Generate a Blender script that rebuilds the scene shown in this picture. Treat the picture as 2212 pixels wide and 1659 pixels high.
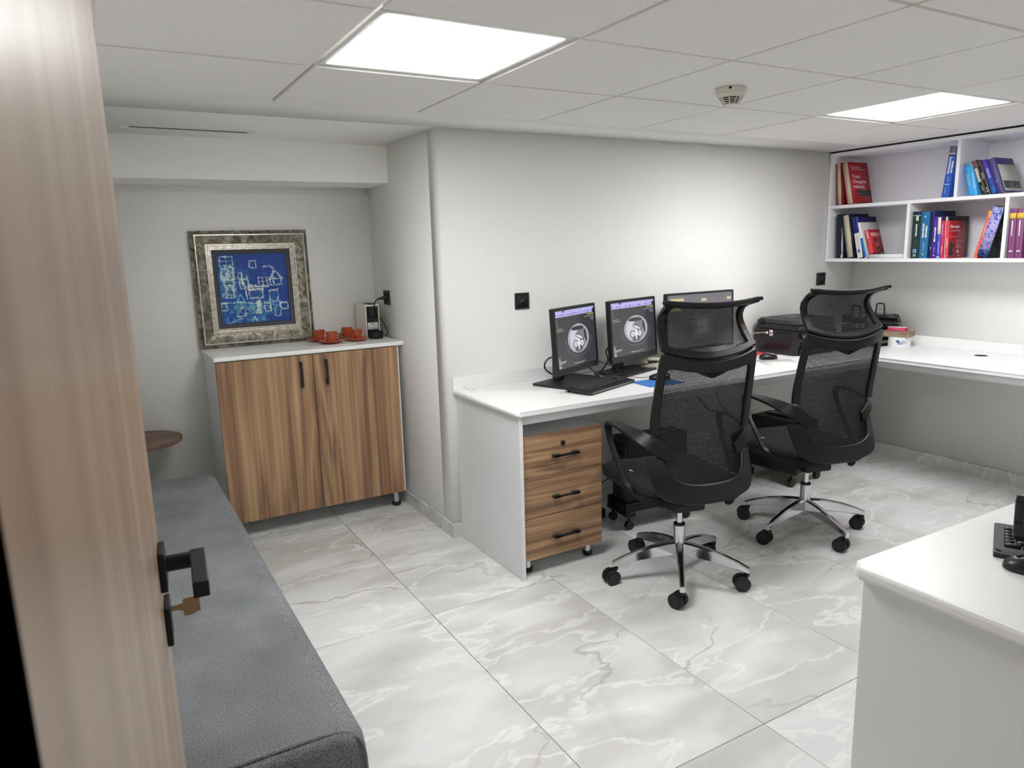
import bpy, bmesh, math, random
import numpy as np
from mathutils import Vector, Matrix
for o in list(bpy.data.objects): bpy.data.objects.remove(o)
SC = bpy.context.scene
COL = SC.collection
PI = math.pi
rnd = random.Random(7)

# ------------------------------------------------------------------ camera, world, exposure
cam_d = bpy.data.cameras.new('camera'); cam = bpy.data.objects.new('camera', cam_d); COL.objects.link(cam)
yaw, pit, rol = math.radians(-29.7962), math.radians(-10.7122), math.radians(-1.5417)
fw = Vector((-math.sin(yaw)*math.cos(pit), math.cos(yaw)*math.cos(pit), math.sin(pit)))
rt = fw.cross(Vector((0, 0, 1))).normalized(); up = rt.cross(fw)
r2 = rt*math.cos(rol)+up*math.sin(rol); u2 = up*math.cos(rol)-rt*math.sin(rol)
M = Matrix.Identity(4)
for i in range(3):
    M[i][0] = r2[i]; M[i][1] = u2[i]; M[i][2] = -fw[i]
M.translation = Vector((-1.5149, -3.3053, 1.5061))
cam.matrix_world = M
cam_d.sensor_width = 36; cam_d.lens = 1556.94/2212*36
cam_d.clip_start = 0.02; cam_d.clip_end = 60
cam_d.dof.use_dof = True; cam_d.dof.focus_distance = 3.6; cam_d.dof.aperture_fstop = 11
SC.camera = cam
w = bpy.data.worlds.new('world'); SC.world = w; w.use_nodes = True
w.node_tree.nodes['Background'].inputs[0].default_value = (1, .985, .965, 1)
w.node_tree.nodes['Background']  .inputs[1].default_value = 0.6
SC.view_settings.view_transform = 'Standard'; SC.view_settings.look = 'None'
SC.view_settings.gamma = 1; SC.view_settings.exposure = 0.0
try: SC.view_settings.use_curve_mapping = False
except Exception: pass
LIGHT = 30.5            # radiance of the two ceiling panels
SC.cycles.max_bounces = 24; SC.cycles.diffuse_bounces = 18; SC.cycles.glossy_bounces = 5
SC.cycles.transparent_max_bounces = 16
SC.cycles.sample_clamp_indirect = 8

# ------------------------------------------------------------------ small helpers
def lin(c):
    if isinstance(c, str): c = tuple(int(c[i:i+2], 16)/255 for i in (0, 2, 4))
    return tuple((x/12.92 if x <= .04045 else ((x+.055)/1.055)**2.4) for x in c)

def nm(name):
    m = bpy.data.materials.new(name); m.use_nodes = True
    nt = m.node_tree; b = nt.nodes['Principled BSDF']
    return m, nt, b
def N(nt, t, **kw):
    n = nt.nodes.new(t)
    for k, v in kw.items():
        if hasattr(n, k) and k not in ('Scale',): setattr(n, k, v)
        else: n.inputs[k].default_value = v
    return n
def L(nt, a, b): nt.links.new(a, b)
def plain(name, col, rough=.5, metal=0, spec=.5, bump=0, bscale=200, var=0, coat=0):
    m, nt, b = nm(name)
    c = lin(col)
    b.inputs['Base Color'].default_value = (*c, 1); b.inputs['Roughness'].default_value = rough
    b.inputs['Metallic'].default_value = metal; b.inputs['Specular IOR Level'].default_value = spec
    b.inputs['Coat Weight'].default_value = coat
    if bump or var:
        tc = N(nt, 'ShaderNodeTexCoord'); nz = N(nt, 'ShaderNodeTexNoise', Scale=bscale, Detail=4.0)
        L(nt, tc.outputs['Object'], nz.inputs['Vector'])
        if bump:
            bp = N(nt, 'ShaderNodeBump', Strength=bump, Distance=.002); L(nt, nz.outputs['Fac'], bp.inputs['Height']); L(nt, bp.outputs['Normal'], b.inputs['Normal'])
        if var:
            cr = N(nt, 'ShaderNodeValToRGB'); L(nt, nz.outputs['Fac'], cr.inputs['Fac'])
            cr.color_ramp.elements[0].position = .3; cr.color_ramp.elements[1].position = .7
            cr.color_ramp.elements[0].color = (*[x*(1-var) for x in c], 1); cr.color_ramp.elements[1].color = (*[min(1, x*(1+var)) for x in c], 1)
            L(nt, cr.outputs['Color'], b.inputs['Base Color'])
    return m
def ramp(nt, stops):
    cr = N(nt, 'ShaderNodeValToRGB'); e = cr.color_ramp.elements
    while len(e) < len(stops): e.new(.5)
    for i, (p, c) in enumerate(stops):
        e[i].position = p; e[i].color = (*lin(c), 1)
    return cr
def wood(name, axis, stops, across=9., along=.55, rough=.42, fine=.25, off=0., bands=5., w3=1.1, s3=58.):
    """grain runs along `axis`; bands vary across it"""
    m, nt, b = nm(name)
    tc = N(nt, 'ShaderNodeTexCoord'); oi = N(nt, 'ShaderNodeObjectInfo')
    ad = N(nt, 'ShaderNodeVectorMath', operation='ADD'); ml = N(nt, 'ShaderNodeMath', operation='MULTIPLY'); ml.inputs[1].default_value = 7.3
    L(nt, oi.outputs['Random'], ml.inputs[0]); L(nt, tc.outputs['Object'], ad.inputs[0]); L(nt, ml.outputs[0], ad.inputs[1])
    mp = N(nt, 'ShaderNodeMapping'); s = [across]*3; s[axis] = along; mp.inputs['Scale'].default_value = s; mp.inputs['Location'].default_value = (off, off*.7, off*1.3)
    L(nt, ad.outputs[0], mp.inputs['Vector'])
    n1 = N(nt, 'ShaderNodeTexNoise', Scale=1.0, Detail=2.0, Distortion=.6); L(nt, mp.outputs[0], n1.inputs['Vector'])
    k = N(nt, 'ShaderNodeMath', operation='MULTIPLY'); k.inputs[1].default_value = bands; L(nt, n1.outputs['Fac'], k.inputs[0])
    pp = N(nt, 'ShaderNodeMath', operation='PINGPONG'); pp.inputs[1].default_value = .5; L(nt, k.outputs[0], pp.inputs[0])
    mp2 = N(nt, 'ShaderNodeMapping'); s = [170.]*3; s[axis] = 2.2; mp2.inputs['Scale'].default_value = s; L(nt, ad.outputs[0], mp2.inputs['Vector'])
    n2 = N(nt, 'ShaderNodeTexNoise', Scale=1.0, Detail=3.0); L(nt, mp2.outputs[0], n2.inputs['Vector'])
    mp3 = N(nt, 'ShaderNodeMapping'); s = [s3]*3; s[axis] = .55; mp3.inputs['Scale'].default_value = s; L(nt, ad.outputs[0], mp3.inputs['Vector'])
    n3 = N(nt, 'ShaderNodeTexNoise', Scale=1.0, Detail=2.0); L(nt, mp3.outputs[0], n3.inputs['Vector'])
    a1 = N(nt, 'ShaderNodeMath', operation='MULTIPLY_ADD'); a1.inputs[1].default_value = fine*1.6; L(nt, n2.outputs['Fac'], a1.inputs[0])
    a2 = N(nt, 'ShaderNodeMath', operation='MULTIPLY_ADD'); a2.inputs[1].default_value = w3; L(nt, n3.outputs['Fac'], a2.inputs[0])
    L(nt, pp.outputs[0], a2.inputs[2]); L(nt, a2.outputs[0], a1.inputs[2])
    mr = N(nt, 'ShaderNodeMapRange'); mr.inputs['From Min'].default_value = .30*w3+fine*.6; mr.inputs['From Max'].default_value = .45+.72*w3+fine
    L(nt, a1.outputs[0], mr.inputs['Value'])
    cr = ramp(nt, stops); L(nt, mr.outputs[0], cr.inputs['Fac']); L(nt, cr.outputs['Color'], b.inputs['Base Color'])
    b.inputs['Roughness'].default_value = rough
    bp = N(nt, 'ShaderNodeBump', Strength=.08, Distance=.001); L(nt, n2.outputs['Fac'], bp.inputs['Height']); L(nt, bp.outputs['Normal'], b.inputs['Normal'])
    return m
WAL = [(0, '664c39'), (.3, '82634b'), (.55, '9c7a5b'), (.8, 'b08e6b'), (1, 'bd9d78')]

def marble(name, base='e6e8e8', rough=.07):
    m, nt, b = nm(name)
    tc = N(nt, 'ShaderNodeTexCoord'); oi = N(nt, 'ShaderNodeObjectInfo')
    ml = N(nt, 'ShaderNodeMath', operation='MULTIPLY'); ml.inputs[1].default_value = 37.; L(nt, oi.outputs['Random'], ml.inputs[0])
    ad = N(nt, 'ShaderNodeVectorMath', operation='ADD'); L(nt, tc.outputs['Object'], ad.inputs[0]); L(nt, ml.outputs[0], ad.inputs[1])
    mp = N(nt, 'ShaderNodeMapping'); mp.inputs['Rotation'].default_value = (0, 0, .9); mp.inputs['Scale'].default_value = (.8, 1.9, 1); L(nt, ad.outputs[0], mp.inputs['Vector'])
    # warped coordinates
    wn = N(nt, 'ShaderNodeTexNoise', Scale=1.6, Detail=5.0); L(nt, mp.outputs[0], wn.inputs['Vector'])
    ws = N(nt, 'ShaderNodeVectorMath', operation='SCALE'); ws.inputs['Scale'].default_value = .55; L(nt, wn.outputs['Color'], ws.inputs[0])
    wa = N(nt, 'ShaderNodeVectorMath', operation='ADD'); L(nt, mp.outputs[0], wa.inputs[0]); L(nt, ws.outputs[0], wa.inputs[1])
    def vein(scale, width, detail=4.):
        n = N(nt, 'ShaderNodeTexNoise', Scale=scale, Detail=detail); L(nt, wa.outputs[0], n.inputs['Vector'])
        s = N(nt, 'ShaderNodeMath', operation='SUBTRACT'); s.inputs[1].default_value = .5; L(nt, n.outputs['Fac'], s.inputs[0])
        a = N(nt, 'ShaderNodeMath', operation='ABSOLUTE'); L(nt, s.outputs[0], a.inputs[0])
        r = N(nt, 'ShaderNodeMapRange'); r.inputs['From Max'].default_value = width; r.inputs['To Min'].default_value = 1; r.inputs['To Max'].default_value = 0; r.interpolation_type = 'SMOOTHSTEP'
        L(nt, a.outputs[0], r.inputs['Value']); return r.outputs[0], n.outputs['Fac']
    v1, f1 = vein(.85, .009, 5.); v2, f2 = vein(1.9, .022, 6.); v3, f3 = vein(.7, .07, 3.)
    # cloud base
    cl = N(nt, 'ShaderNodeTexNoise', Scale=2.2, Detail=6.0); L(nt, wa.outputs[0], cl.inputs['Vector'])
    cr = ramp(nt, [(.30, 'c9cac8'), (.45, 'd9dad9'), (.58, base), (.72, 'dfe1e2'), (.85, 'd0d3d4')]); L(nt, cl.outputs['Fac'], cr.inputs['Fac'])
    msk = N(nt, 'ShaderNodeTexNoise', Scale=1.1, Detail=3.0); L(nt, mp.outputs[0], msk.inputs['Vector'])
    mk = N(nt, 'ShaderNodeMapRange'); mk.inputs['From Min'].default_value = .42; mk.inputs['From Max'].default_value = .62; L(nt, msk.outputs['Fac'], mk.inputs['Value'])
    def mix(prev, fac, col, amt):
        x = N(nt, 'ShaderNodeMix', data_type='RGBA'); k = N(nt, 'ShaderNodeMath', operation='MULTIPLY'); k.inputs[1].default_value = amt
        L(nt, fac, k.inputs[0]); L(nt, k.outputs[0], x.inputs[0]); L(nt, prev, x.inputs[6]); x.inputs[7].default_value = (*lin(col), 1); return x.outputs[2]
    c = mix(cr.outputs['Color'], v3, 'c8c6c1', .6)
    c = mix(c, v2, 'f6f7f6', .55)
    mm = N(nt, 'ShaderNodeMath', operation='MULTIPLY'); L(nt, v1, mm.inputs[0]); L(nt, mk.outputs[0], mm.inputs[1])
    c = mix(c, mm.outputs[0], 'a29c92', .55)
    L(nt, c, b.inputs['Base Color'])
    b.inputs['Roughness'].default_value = rough; b.inputs['Specular IOR Level'].default_value = .5
    return m
def paintmat(name, rough=.5, emit=0., bump=0.):
    m, nt, b = nm(name)
    a = N(nt, 'ShaderNodeAttribute'); a.attribute_name = 'Col'
    if emit:
        L(nt, a.outputs['Color'], b.inputs['Emission Color']); b.inputs['Emission Strength'].default_value = emit
        b.inputs['Base Color'].default_value = (.01, .01, .012, 1)
    else: L(nt, a.outputs['Color'], b.inputs['Base Color'])
    b.inputs['Roughness'].default_value = rough
    if bump:
        tc = N(nt, 'ShaderNodeTexCoord'); nz = N(nt, 'ShaderNodeTexNoise', Scale=90., Detail=5.0); L(nt, tc.outputs['Object'], nz.inputs['Vector'])
        bp = N(nt, 'ShaderNodeBump', Strength=bump, Distance=.003); L(nt, nz.outputs['Fac'], bp.inputs['Height']); L(nt, bp.outputs['Normal'], b.inputs['Normal'])
    return m

# ------------------------------------------------------------------ mesh builders
class MB:
    def __init__(s): s.bm = bmesh.new()
    def box(s, x0, x1, y0, y1, z0, z1, bev=0, seg=2):
        b = bmesh.new()
        vs = [b.verts.new((x, y, z)) for z in (z0, z1) for y in (y0, y1) for x in (x0, x1)]
        for f in ((0, 2, 3, 1), (4, 5, 7, 6), (0, 1, 5, 4), (2, 6, 7, 3), (0, 4, 6, 2), (1, 3, 7, 5)): b.faces.new([vs[i] for i in f])
        if bev: bmesh.ops.bevel(b, geom=b.edges[:], offset=bev, segments=seg, affect='EDGES', profile=.5)
        if bev:
            b.normal_update()
            for f in b.faces:
                if max(abs(c) for c in f.normal) > .9999: f.material_index = 1
        s.add(b); return s
    def add(s, b, mat=None):
        me = bpy.data.meshes.new('_'); b.to_mesh(me); b.free()
        if mat is not None: me.transform(mat)
        s.bm.from_mesh(me); bpy.data.meshes.remove(me)
    def xf(s, mat): bmesh.ops.transform(s.bm, matrix=mat, verts=s.bm.verts[:]); return s
    def prism(s, pts, a0, a1, axis=1):
        """extrude a closed 2D profile along an axis (0 x: pts=(y,z); 1 y: pts=(x,z); 2 z: pts=(x,y))"""
        def P(p, a): return {0: (a, p[0], p[1]), 1: (p[0], a, p[1]), 2: (p[0], p[1], a)}[axis]
        A = [s.bm.verts.new(P(p, a0)) for p in pts]; B = [s.bm.verts.new(P(p, a1)) for p in pts]
        n = len(pts)
        for i in range(n): s.bm.faces.new((A[i], A[(i+1) % n], B[(i+1) % n], B[i]))
        s.bm.faces.new(A[::-1]); s.bm.faces.new(B); return s
    def lathe(s, prof, n=24, c=(0, 0, 0), cap=True):
        rings = []
        for r, z in prof:
            if r < 1e-6: rings.append([s.bm.verts.new((c[0], c[1], c[2]+z))])
            else: rings.append([s.bm.verts.new((c[0]+r*math.cos(2*PI*i/n), c[1]+r*math.sin(2*PI*i/n), c[2]+z)) for i in range(n)])
        for A, B in zip(rings, rings[1:]):
            for i in range(n):
                j = (i+1) % n
                if len(A) == 1 and len(B) == 1: continue
                if len(A) == 1: s.bm.faces.new((A[0], B[j], B[i]))
                elif len(B) == 1: s.bm.faces.new((A[i], A[j], B[0]))
                else: s.bm.faces.new((A[i], A[j], B[j], B[i]))
        if cap:
            if len(rings[0]) > 1: s.bm.faces.new(rings[0][::-1])
            if len(rings[-1]) > 1: s.bm.faces.new(rings[-1])
        return s
    def cyl(s, p, q, r, n=16, r2=None):
        p, q = Vector(p), Vector(q); d = q-p
        b = MB().lathe([(r, 0), (r if r2 is None else r2, d.length)], n)
        m = d.to_track_quat('Z', 'Y').to_matrix().to_4x4(); m.translation = p
        s.add(b.bm, m); return s
    def tube(s, pts, r, n=8, smooth=6, close=False):
        P = [Vector(p) for p in pts]
        if smooth: P = catmull(P, smooth, close)
        rings = []; m = len(P); prev = None
        for i, p in enumerate(P):
            if close: t = (P[(i+1) % m]-P[i-1])
            else: t = (P[min(i+1, m-1)]-P[max(i-1, 0)])
            t.normalize()
            if prev is None:
                a = Vector((0, 0, 1)) if abs(t.z) < .9 else Vector((1, 0, 0)); u = t.cross(a).normalized()
            else: u = (prev-t*prev.dot(t)).normalized()
            v = t.cross(u); prev = u
            rr = r(i/(m-1)) if callable(r) else r
            rings.append([s.bm.verts.new(p+u*rr*math.cos(2*PI*k/n)+v*rr*math.sin(2*PI*k/n)) for k in range(n)])
        rng = range(m) if close else range(m-1)
        for i in rng:
            A, B = rings[i], rings[(i+1) % m]
            for k in range(n): s.bm.faces.new((A[k], A[(k+1) % n], B[(k+1) % n], B[k]))
        if not close: s.bm.faces.new(rings[0][::-1]); s.bm.faces.new(rings[-1])
        return s
    def strip(s, rows, th, close=False):
        """rows: list of (pointA, pointB) edge pairs -> a bar with thickness th, rounded section of 8 verts"""
        R = [(Vector(a), Vector(b)) for a, b in rows]; m = len(R); rings = []
        for i, (a, b) in enumerate(R):
            if close: t = ((R[(i+1) % m][0]+R[(i+1) % m][1])-(R[i-1][0]+R[i-1][1]))
            else: t = ((R[min(i+1, m-1)][0]+R[min(i+1, m-1)][1])-(R[max(i-1, 0)][0]+R[max(i-1, 0)][1]))
            wv = b-a; wl = wv.length; wn = wv.normalized(); nrm = t.cross(wn).normalized()
            h = th/2; e = min(h, wl*.4)
            sec = [(-wl/2, -h*.35), (-wl/2+e*.5, -h), (wl/2-e*.5, -h), (wl/2, -h*.35), (wl/2, h*.35), (wl/2-e*.5, h), (-wl/2+e*.5, h), (-wl/2, h*.35)]
            c = (a+b)/2
            rings.append([s.bm.verts.new(c+wn*x+nrm*y) for x, y in sec])
        for i in (range(m) if close else range(m-1)):
            A, B = rings[i], rings[(i+1) % m]
            for k in range(8): s.bm.faces.new((A[k], A[(k+1) % 8], B[(k+1) % 8], B[k]))
        if not close: s.bm.faces.new(rings[0][::-1]); s.bm.faces.new(rings[-1])
        return s
    def grid(s, fn, nu, nv, uvscale=None):
        V = [[s.bm.verts.new(fn(i/nu, j/nv)) for j in range(nv+1)] for i in range(nu+1)]
        uv = s.bm.loops.layers.uv.new('UVMap') if uvscale else None
        for i in range(nu):
            for j in range(nv):
                f = s.bm.faces.new((V[i][j], V[i+1][j], V[i+1][j+1], V[i][j+1]))
                if uv:
                    for l, (a, b) in zip(f.loops, ((i, j), (i+1, j), (i+1, j+1), (i, j+1))): l[uv].uv = (a/nu*uvscale[0], b/nv*uvscale[1])
        return s
    def loft(s, rings, cap=True):
        R = [[s.bm.verts.new(p) for p in r] for r in rings]; n = len(R[0])
        for A, B in zip(R, R[1:]):
            for k in range(n): s.bm.faces.new((A[k], A[(k+1) % n], B[(k+1) % n], B[k]))
        if cap: s.bm.faces.new(R[0][::-1]); s.bm.faces.new(R[-1])
        return s
def catmull(P, k, close=False):
    P = [Vector(p) for p in P]; out = []; m = len(P)
    for i in range(m if close else m-1):
        if close: p0, p1, p2, p3 = P[i-1], P[i], P[(i+1) % m], P[(i+2) % m]
        else: p0, p1, p2, p3 = P[max(i-1, 0)], P[i], P[i+1], P[min(i+2, m-1)]
        for j in range(k):
            t = j/k
            out.append(.5*((2*p1)+(p2-p0)*t+(2*p0-5*p1+4*p2-p3)*t*t+(3*p1-p0-3*p2+p3)*t**3))
    if not close: out.append(P[-1])
    return out
def rrect(hx, hy, r, seg=5, cx=0, cy=0):
    out = []
    for qx, qy, a0 in ((1, 1, 0), (-1, 1, PI/2), (-1, -1, PI), (1, -1, 1.5*PI)):
        for i in range(seg+1):
            a = a0+PI/2*i/seg
            out.append((cx+qx*(hx-r)+r*math.cos(a), cy+qy*(hy-r)+r*math.sin(a)))
    return out

def obj(name, mb, mat, parent=None, ang=38, label=None, kind=None):
    bm = mb.bm if isinstance(mb, MB) else mb
    bmesh.ops.recalc_face_normals(bm, faces=bm.faces[:])
    for e in bm.edges:
        e.smooth = not (len(e.link_faces) == 2 and e.calc_face_angle(0) > math.radians(ang))
    me = bpy.data.meshes.new(name); bm.to_mesh(me); bm.free()
    for p in me.polygons: p.use_smooth = p.material_index == 0; p.material_index = 0
    if mat is not None: me.materials.append(mat)
    o = bpy.data.objects.new(name, me); COL.objects.link(o)
    if parent is not None: o.parent = parent
    if label: o['label'] = label
    if kind: o['kind'] = kind
    return o
def tag(o, label, cat, group=None):
    o['label'] = label; o['category'] = cat
    if group: o['group'] = group
    return o
def thing(name, label, cat, loc=(0, 0, 0), rot=(0, 0, 0), group=None):
    o = bpy.data.objects.new(name, None); COL.objects.link(o); o.location = loc; o.rotation_euler = rot
    o.empty_display_size = .1
    return tag(o, label, cat, group)
def struct(name, mb, mat):
    return obj(name, mb, mat, kind='structure')
def copy_tree(o, parent=None):
    c = o.copy(); COL.objects.link(c)
    if parent is not None: c.parent = parent
    for ch in list(o.children): copy_tree(ch, c)
    return c
def raster_plane(name, arr, fn, mat, parent):
    """flat print: a grid of arr.shape quads coloured per point; fn(u, v) gives the position, u right, v down"""
    h, w_ = arr.shape[:2]
    us = np.linspace(0, 1, w_); vs = np.linspace(0, 1, h)
    co = [fn(u, v) for v in vs for u in us]
    fa = [(r*w_+c, (r+1)*w_+c, (r+1)*w_+c+1, r*w_+c+1) for r in range(h-1) for c in range(w_-1)]
    me = bpy.data.meshes.new(name); me.from_pydata(co, [], fa)
    at = me.color_attributes.new('Col', 'FLOAT_COLOR', 'POINT')
    a = np.clip(arr.reshape(-1, 3), 0, 1); a = np.where(a <= .04045, a/12.92, ((a+.055)/1.055)**2.4)
    at.data.foreach_set('color', np.c_[a, np.ones(len(a))].astype(np.float32).ravel())
    me.materials.append(mat)
    o = bpy.data.objects.new(name, me); COL.objects.link(o); o.parent = parent
    return o
def lettering(txt, size, mat, parent, mtx, align='LEFT', name='lettering', bold=0., sx=1.):
    c = bpy.data.curves.new('_txt', 'FONT'); c.body = txt; c.size = size; c.align_x = align; c.offset = bold; c.resolution_u = 2
    c.space_line = .92
    t = bpy.data.objects.new('_txt', c); COL.objects.link(t)
    dg = bpy.context.evaluated_depsgraph_get(); dg.update()
    me = bpy.data.meshes.new_from_object(t.evaluated_get(dg)); bpy.data.objects.remove(t)
    me.name = name; me.transform(mtx @ Matrix.Diagonal((sx, 1, 1, 1))); me.materials.clear(); me.materials.append(mat)
    o = bpy.data.objects.new(name, me); COL.objects.link(o); o.parent = parent
    return o
def frame_m(o, ex, ey):
    """matrix with local x->ex, y->ey, origin o"""
    ex, ey = Vector(ex).normalized(), Vector(ey).normalized(); ez = ex.cross(ey)
    m = Matrix.Identity(4)
    for i in range(3): m[i][0], m[i][1], m[i][2], m[i][3] = ex[i], ey[i], ez[i], o[i]
    return m

# ------------------------------------------------------------------ materials
M_wall = plain('wall_paint', 'f4f4f1', .75, bump=.06, bscale=140, var=.012)
M_ceil = plain('ceiling_plaster', 'f2f1ee', .85, bump=.05, bscale=120, var=.012)
M_tilec = plain('ceiling_tile_face', 'eceae7', .9, bump=.12, bscale=60, var=.02)
M_grid = plain('ceiling_grid_metal', 'd6d4cb', .5)
M_white = plain('white_laminate', 'eeeef0', .28, spec=.5)
M_whitepanel = plain('white_board', 'e6e8ea', .38)
M_stone = plain('white_quartz', 'f3f4f4', .34, var=.01, bscale=30)
M_walV = wood('walnut_vertical', 2, WAL, across=6.5, along=.5)
M_walH = wood('walnut_horizontal', 0, WAL, across=9., along=.6)
M_door = wood('door_veneer', 2, [(0, '927c6a'), (.4, 'a48d79'), (.7, 'b19b86'), (1, 'bda893')], across=7., along=.12, rough=.33, fine=.06, bands=2.5, w3=.8, s3=26.)
M_marble = marble('marble_tile')
M_marbleB = marble('marble_skirting', 'c9cac6', .15)
M_grout = plain('grout', '8d887c', .9)
M_black = plain('black_plastic', '17181b', .42)
M_blackm = plain('black_matte', '121316', .6)
M_chairp = plain('chair_plastic', '101215', .38, spec=.35, bump=.15, bscale=900)
M_seat = plain('seat_fabric', '0a0d13', .95, bump=.5, bscale=1500, var=.25)
M_chrome = plain('chrome', 'd6d8da', .12, metal=1)
M_steel = plain('brushed_steel', 'b9b5ac', .32, metal=1)
M_dark = plain('dark_void', '050505', .8)
M_bench = plain('bench_wool', '60666a', .95, bump=.6, bscale=700)
M_glossk = plain('gloss_black', '08090c', .12)
M_cream = plain('paper_edge', 'd9c9ab', .9, bump=.6, bscale=300, var=.1)
M_paper = plain('paper_white', 'e8e8e6', .8)
M_terr = plain('terracotta_glaze', 'b2512f', .3, var=.12, bscale=60)
M_gold = plain('gold', 'c79a4e', .25, metal=1)
M_card = plain('cardboard', '96836a', .85, var=.1, bscale=40)
M_blue = plain('mat_blue', '3d7ac6', .7)
M_txtw = plain('print_white', 'f2f2f0', .6)
M_txtk = plain('print_black', '1b1b1e', .6)
M_txtp = plain('print_pink', 'e8c4c4', .6)

# bench wool: fine two-tone melange
def melange(m):
    nt = m.node_tree; b = nt.nodes['Principled BSDF']
    tc = N(nt, 'ShaderNodeTexCoord'); n = N(nt, 'ShaderNodeTexNoise', Scale=420., Detail=2.0); L(nt, tc.outputs['Object'], n.inputs['Vector'])
    n2 = N(nt, 'ShaderNodeTexNoise', Scale=5., Detail=3.0); L(nt, tc.outputs['Object'], n2.inputs['Vector'])
    a = N(nt, 'ShaderNodeMath', operation='MULTIPLY_ADD'); a.inputs[1].default_value = .25; L(nt, n2.outputs['Fac'], a.inputs[0]); L(nt, n.outputs['Fac'], a.inputs[2])
    cr = ramp(nt, [(.45, '484c4f'), (.6, '6a6e70'), (.78, '94989a')]); L(nt, a.outputs[0], cr.inputs['Fac']); L(nt, cr.outputs['Color'], b.inputs['Base Color'])
melange(M_bench)

# chair mesh: woven cloth with real see-through holes
def chairmesh(name, pu, pv, thr):
    m, nt, b = nm(name)
    b.inputs['Base Color'].default_value = (*lin('0c0c11'), 1); b.inputs['Roughness'].default_value = .7
    uv = N(nt, 'ShaderNodeUVMap'); uv.uv_map = 'UVMap'
    sp = N(nt, 'ShaderNodeSeparateXYZ'); L(nt, uv.outputs[0], sp.inputs[0])
    def wave(o, p):
        k = N(nt, 'ShaderNodeMath', operation='MULTIPLY'); k.inputs[1].default_value = PI/p; L(nt, o, k.inputs[0])
        s_ = N(nt, 'ShaderNodeMath', operation='SINE'); L(nt, k.outputs[0], s_.inputs[0])
        a = N(nt, 'ShaderNodeMath', operation='ABSOLUTE'); L(nt, s_.outputs[0], a.inputs[0]); return a.outputs[0]
    mu = N(nt, 'ShaderNodeMath', operation='MULTIPLY'); L(nt, wave(sp.outputs[0], pu), mu.inputs[0]); L(nt, wave(sp.outputs[1], pv), mu.inputs[1])
    g = N(nt, 'ShaderNodeMath', operation='GREATER_THAN'); g.inputs[1].default_value = thr; L(nt, mu.outputs[0], g.inputs[0])
    tr = N(nt, 'ShaderNodeBsdfTransparent'); mx = N(nt, 'ShaderNodeMixShader')
    L(nt, g.outputs[0], mx.inputs[0]); L(nt, b.outputs[0], mx.inputs[1]); L(nt, tr.outputs[0], mx.inputs[2])
    L(nt, mx.outputs[0], nt.nodes['Material Output'].inputs[0])
    return m
M_net = chairmesh('back_net', .0050, .0064, .72)
M_net2 = chairmesh('head_net', .0056, .0050, .74)

# ------------------------------------------------------------------ room shell
H = 2.090; FZ = H-.008; W = 3.214; D = 1.031; XL = -1.75; YF = -3.25
fl = struct('floor', MB().box(XL-.1, W+.1, YF-1.6, D+.1, -.08, -.0025), M_grout)
gx, gy, tx, ty = -.4378, -.6974, .6078, 1.2173
for i in range(-3, 7):
    for j in range(-4, 2):
        x0, x1 = gx+i*tx, gx+(i+1)*tx; y0, y1 = gy+j*ty, gy+(j+1)*ty
        lim = D if x0 < 0 else 0
        x0, x1, y0, y1 = max(x0, XL), min(x1, W), max(y0, YF-1.5), min(y1, lim)
        if x1-x0 < .02 or y1-y0 < .02: continue
        cx, cy = (x0+x1)/2, (y0+y1)/2; hx, hy = (x1-x0)/2-.0012, (y1-y0)/2-.0012
        t = obj('floor_tile', MB().box(-hx, hx, -hy, hy, -.010, 0, .0008, 1), M_marble, fl); t.location = (cx, cy, 0)

struct('wall_back', MB().box(0, W+.12, 0, .12, -.05, 2.4), M_wall)
struct('wall_alcove_side', MB().box(0, .12, .12, D+.12, -.05, 2.4), M_wall)
struct('wall_alcove_back', MB().box(XL-.12, 0, D, D+.12, -.05, 2.4), M_wall)
struct('wall_left', MB().box(XL-.12, XL, YF-.12, D, -.05, 2.4), M_wall)
struct('wall_right', MB().box(W, W+.12, YF-.12, 0, -.05, 2.4), M_wall)
fwm = MB(); fwm.box(XL-.12, -1.64, YF-.12, YF, -.05, 2.4); fwm.box(-.70, W+.12, YF-.12, YF, -.05, 2.4); fwm.box(-1.64, -.70, YF-.12, YF, 2.075, 2.4)
struct('wall_front', fwm, M_wall)
struct('trim_1', MB().box(XL, 0, .685, D, 1.881, 2.3, .002, 1), M_wall)          # soffit beam across the alcove
# ceiling: plaster frame with a recessed tile field
fx0, fx1, fy0, fy1 = -1.435, 2.765, -2.717, -.317
ce = MB()
ce.box(XL, fx0, YF, D, FZ, 2.3); ce.box(fx1, W, YF, 0, FZ, 2.3); ce.box(fx0, fx1, fy1, 0, FZ, 2.3); ce.box(fx0, 0, 0, D, FZ, 2.3)
ce.box(fx0, fx1, YF, fy0, FZ, 2.3); ce.box(fx0, fx1, fy0, fy1, H+.06, 2.3)
ceil = struct('ceiling', ce, M_ceil)
gxs = [-.835+.6*k for k in range(-1, 7)]; gys = [-.917+.6*j for j in range(-3, 2)]
lights = {(0, -1), (4, -1)}
for k in range(-1, 6):
    for j in range(-3, 1):
        if (k, j) in lights: continue
        g = .0075
        x0 = -.835+.6*k + (g if k > -1 else 0); x1 = -.835+.6*(k+1)-(g if k < 5 else 0)
        y0 = -.917+.6*j + (g if j > -3 else 0); y1 = -.917+.6*(j+1)-(g if j < 0 else 0)
        cx, cy = (x0+x1)/2, (y0+y1)/2
        t = obj('ceiling_tile', MB().box(x0-cx, x1-cx, y0-cy, y1-cy, 0, .02, .0015, 1), M_tilec, ceil); t.location = (cx, cy, FZ+rnd.uniform(-.0008, .0008))
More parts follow.
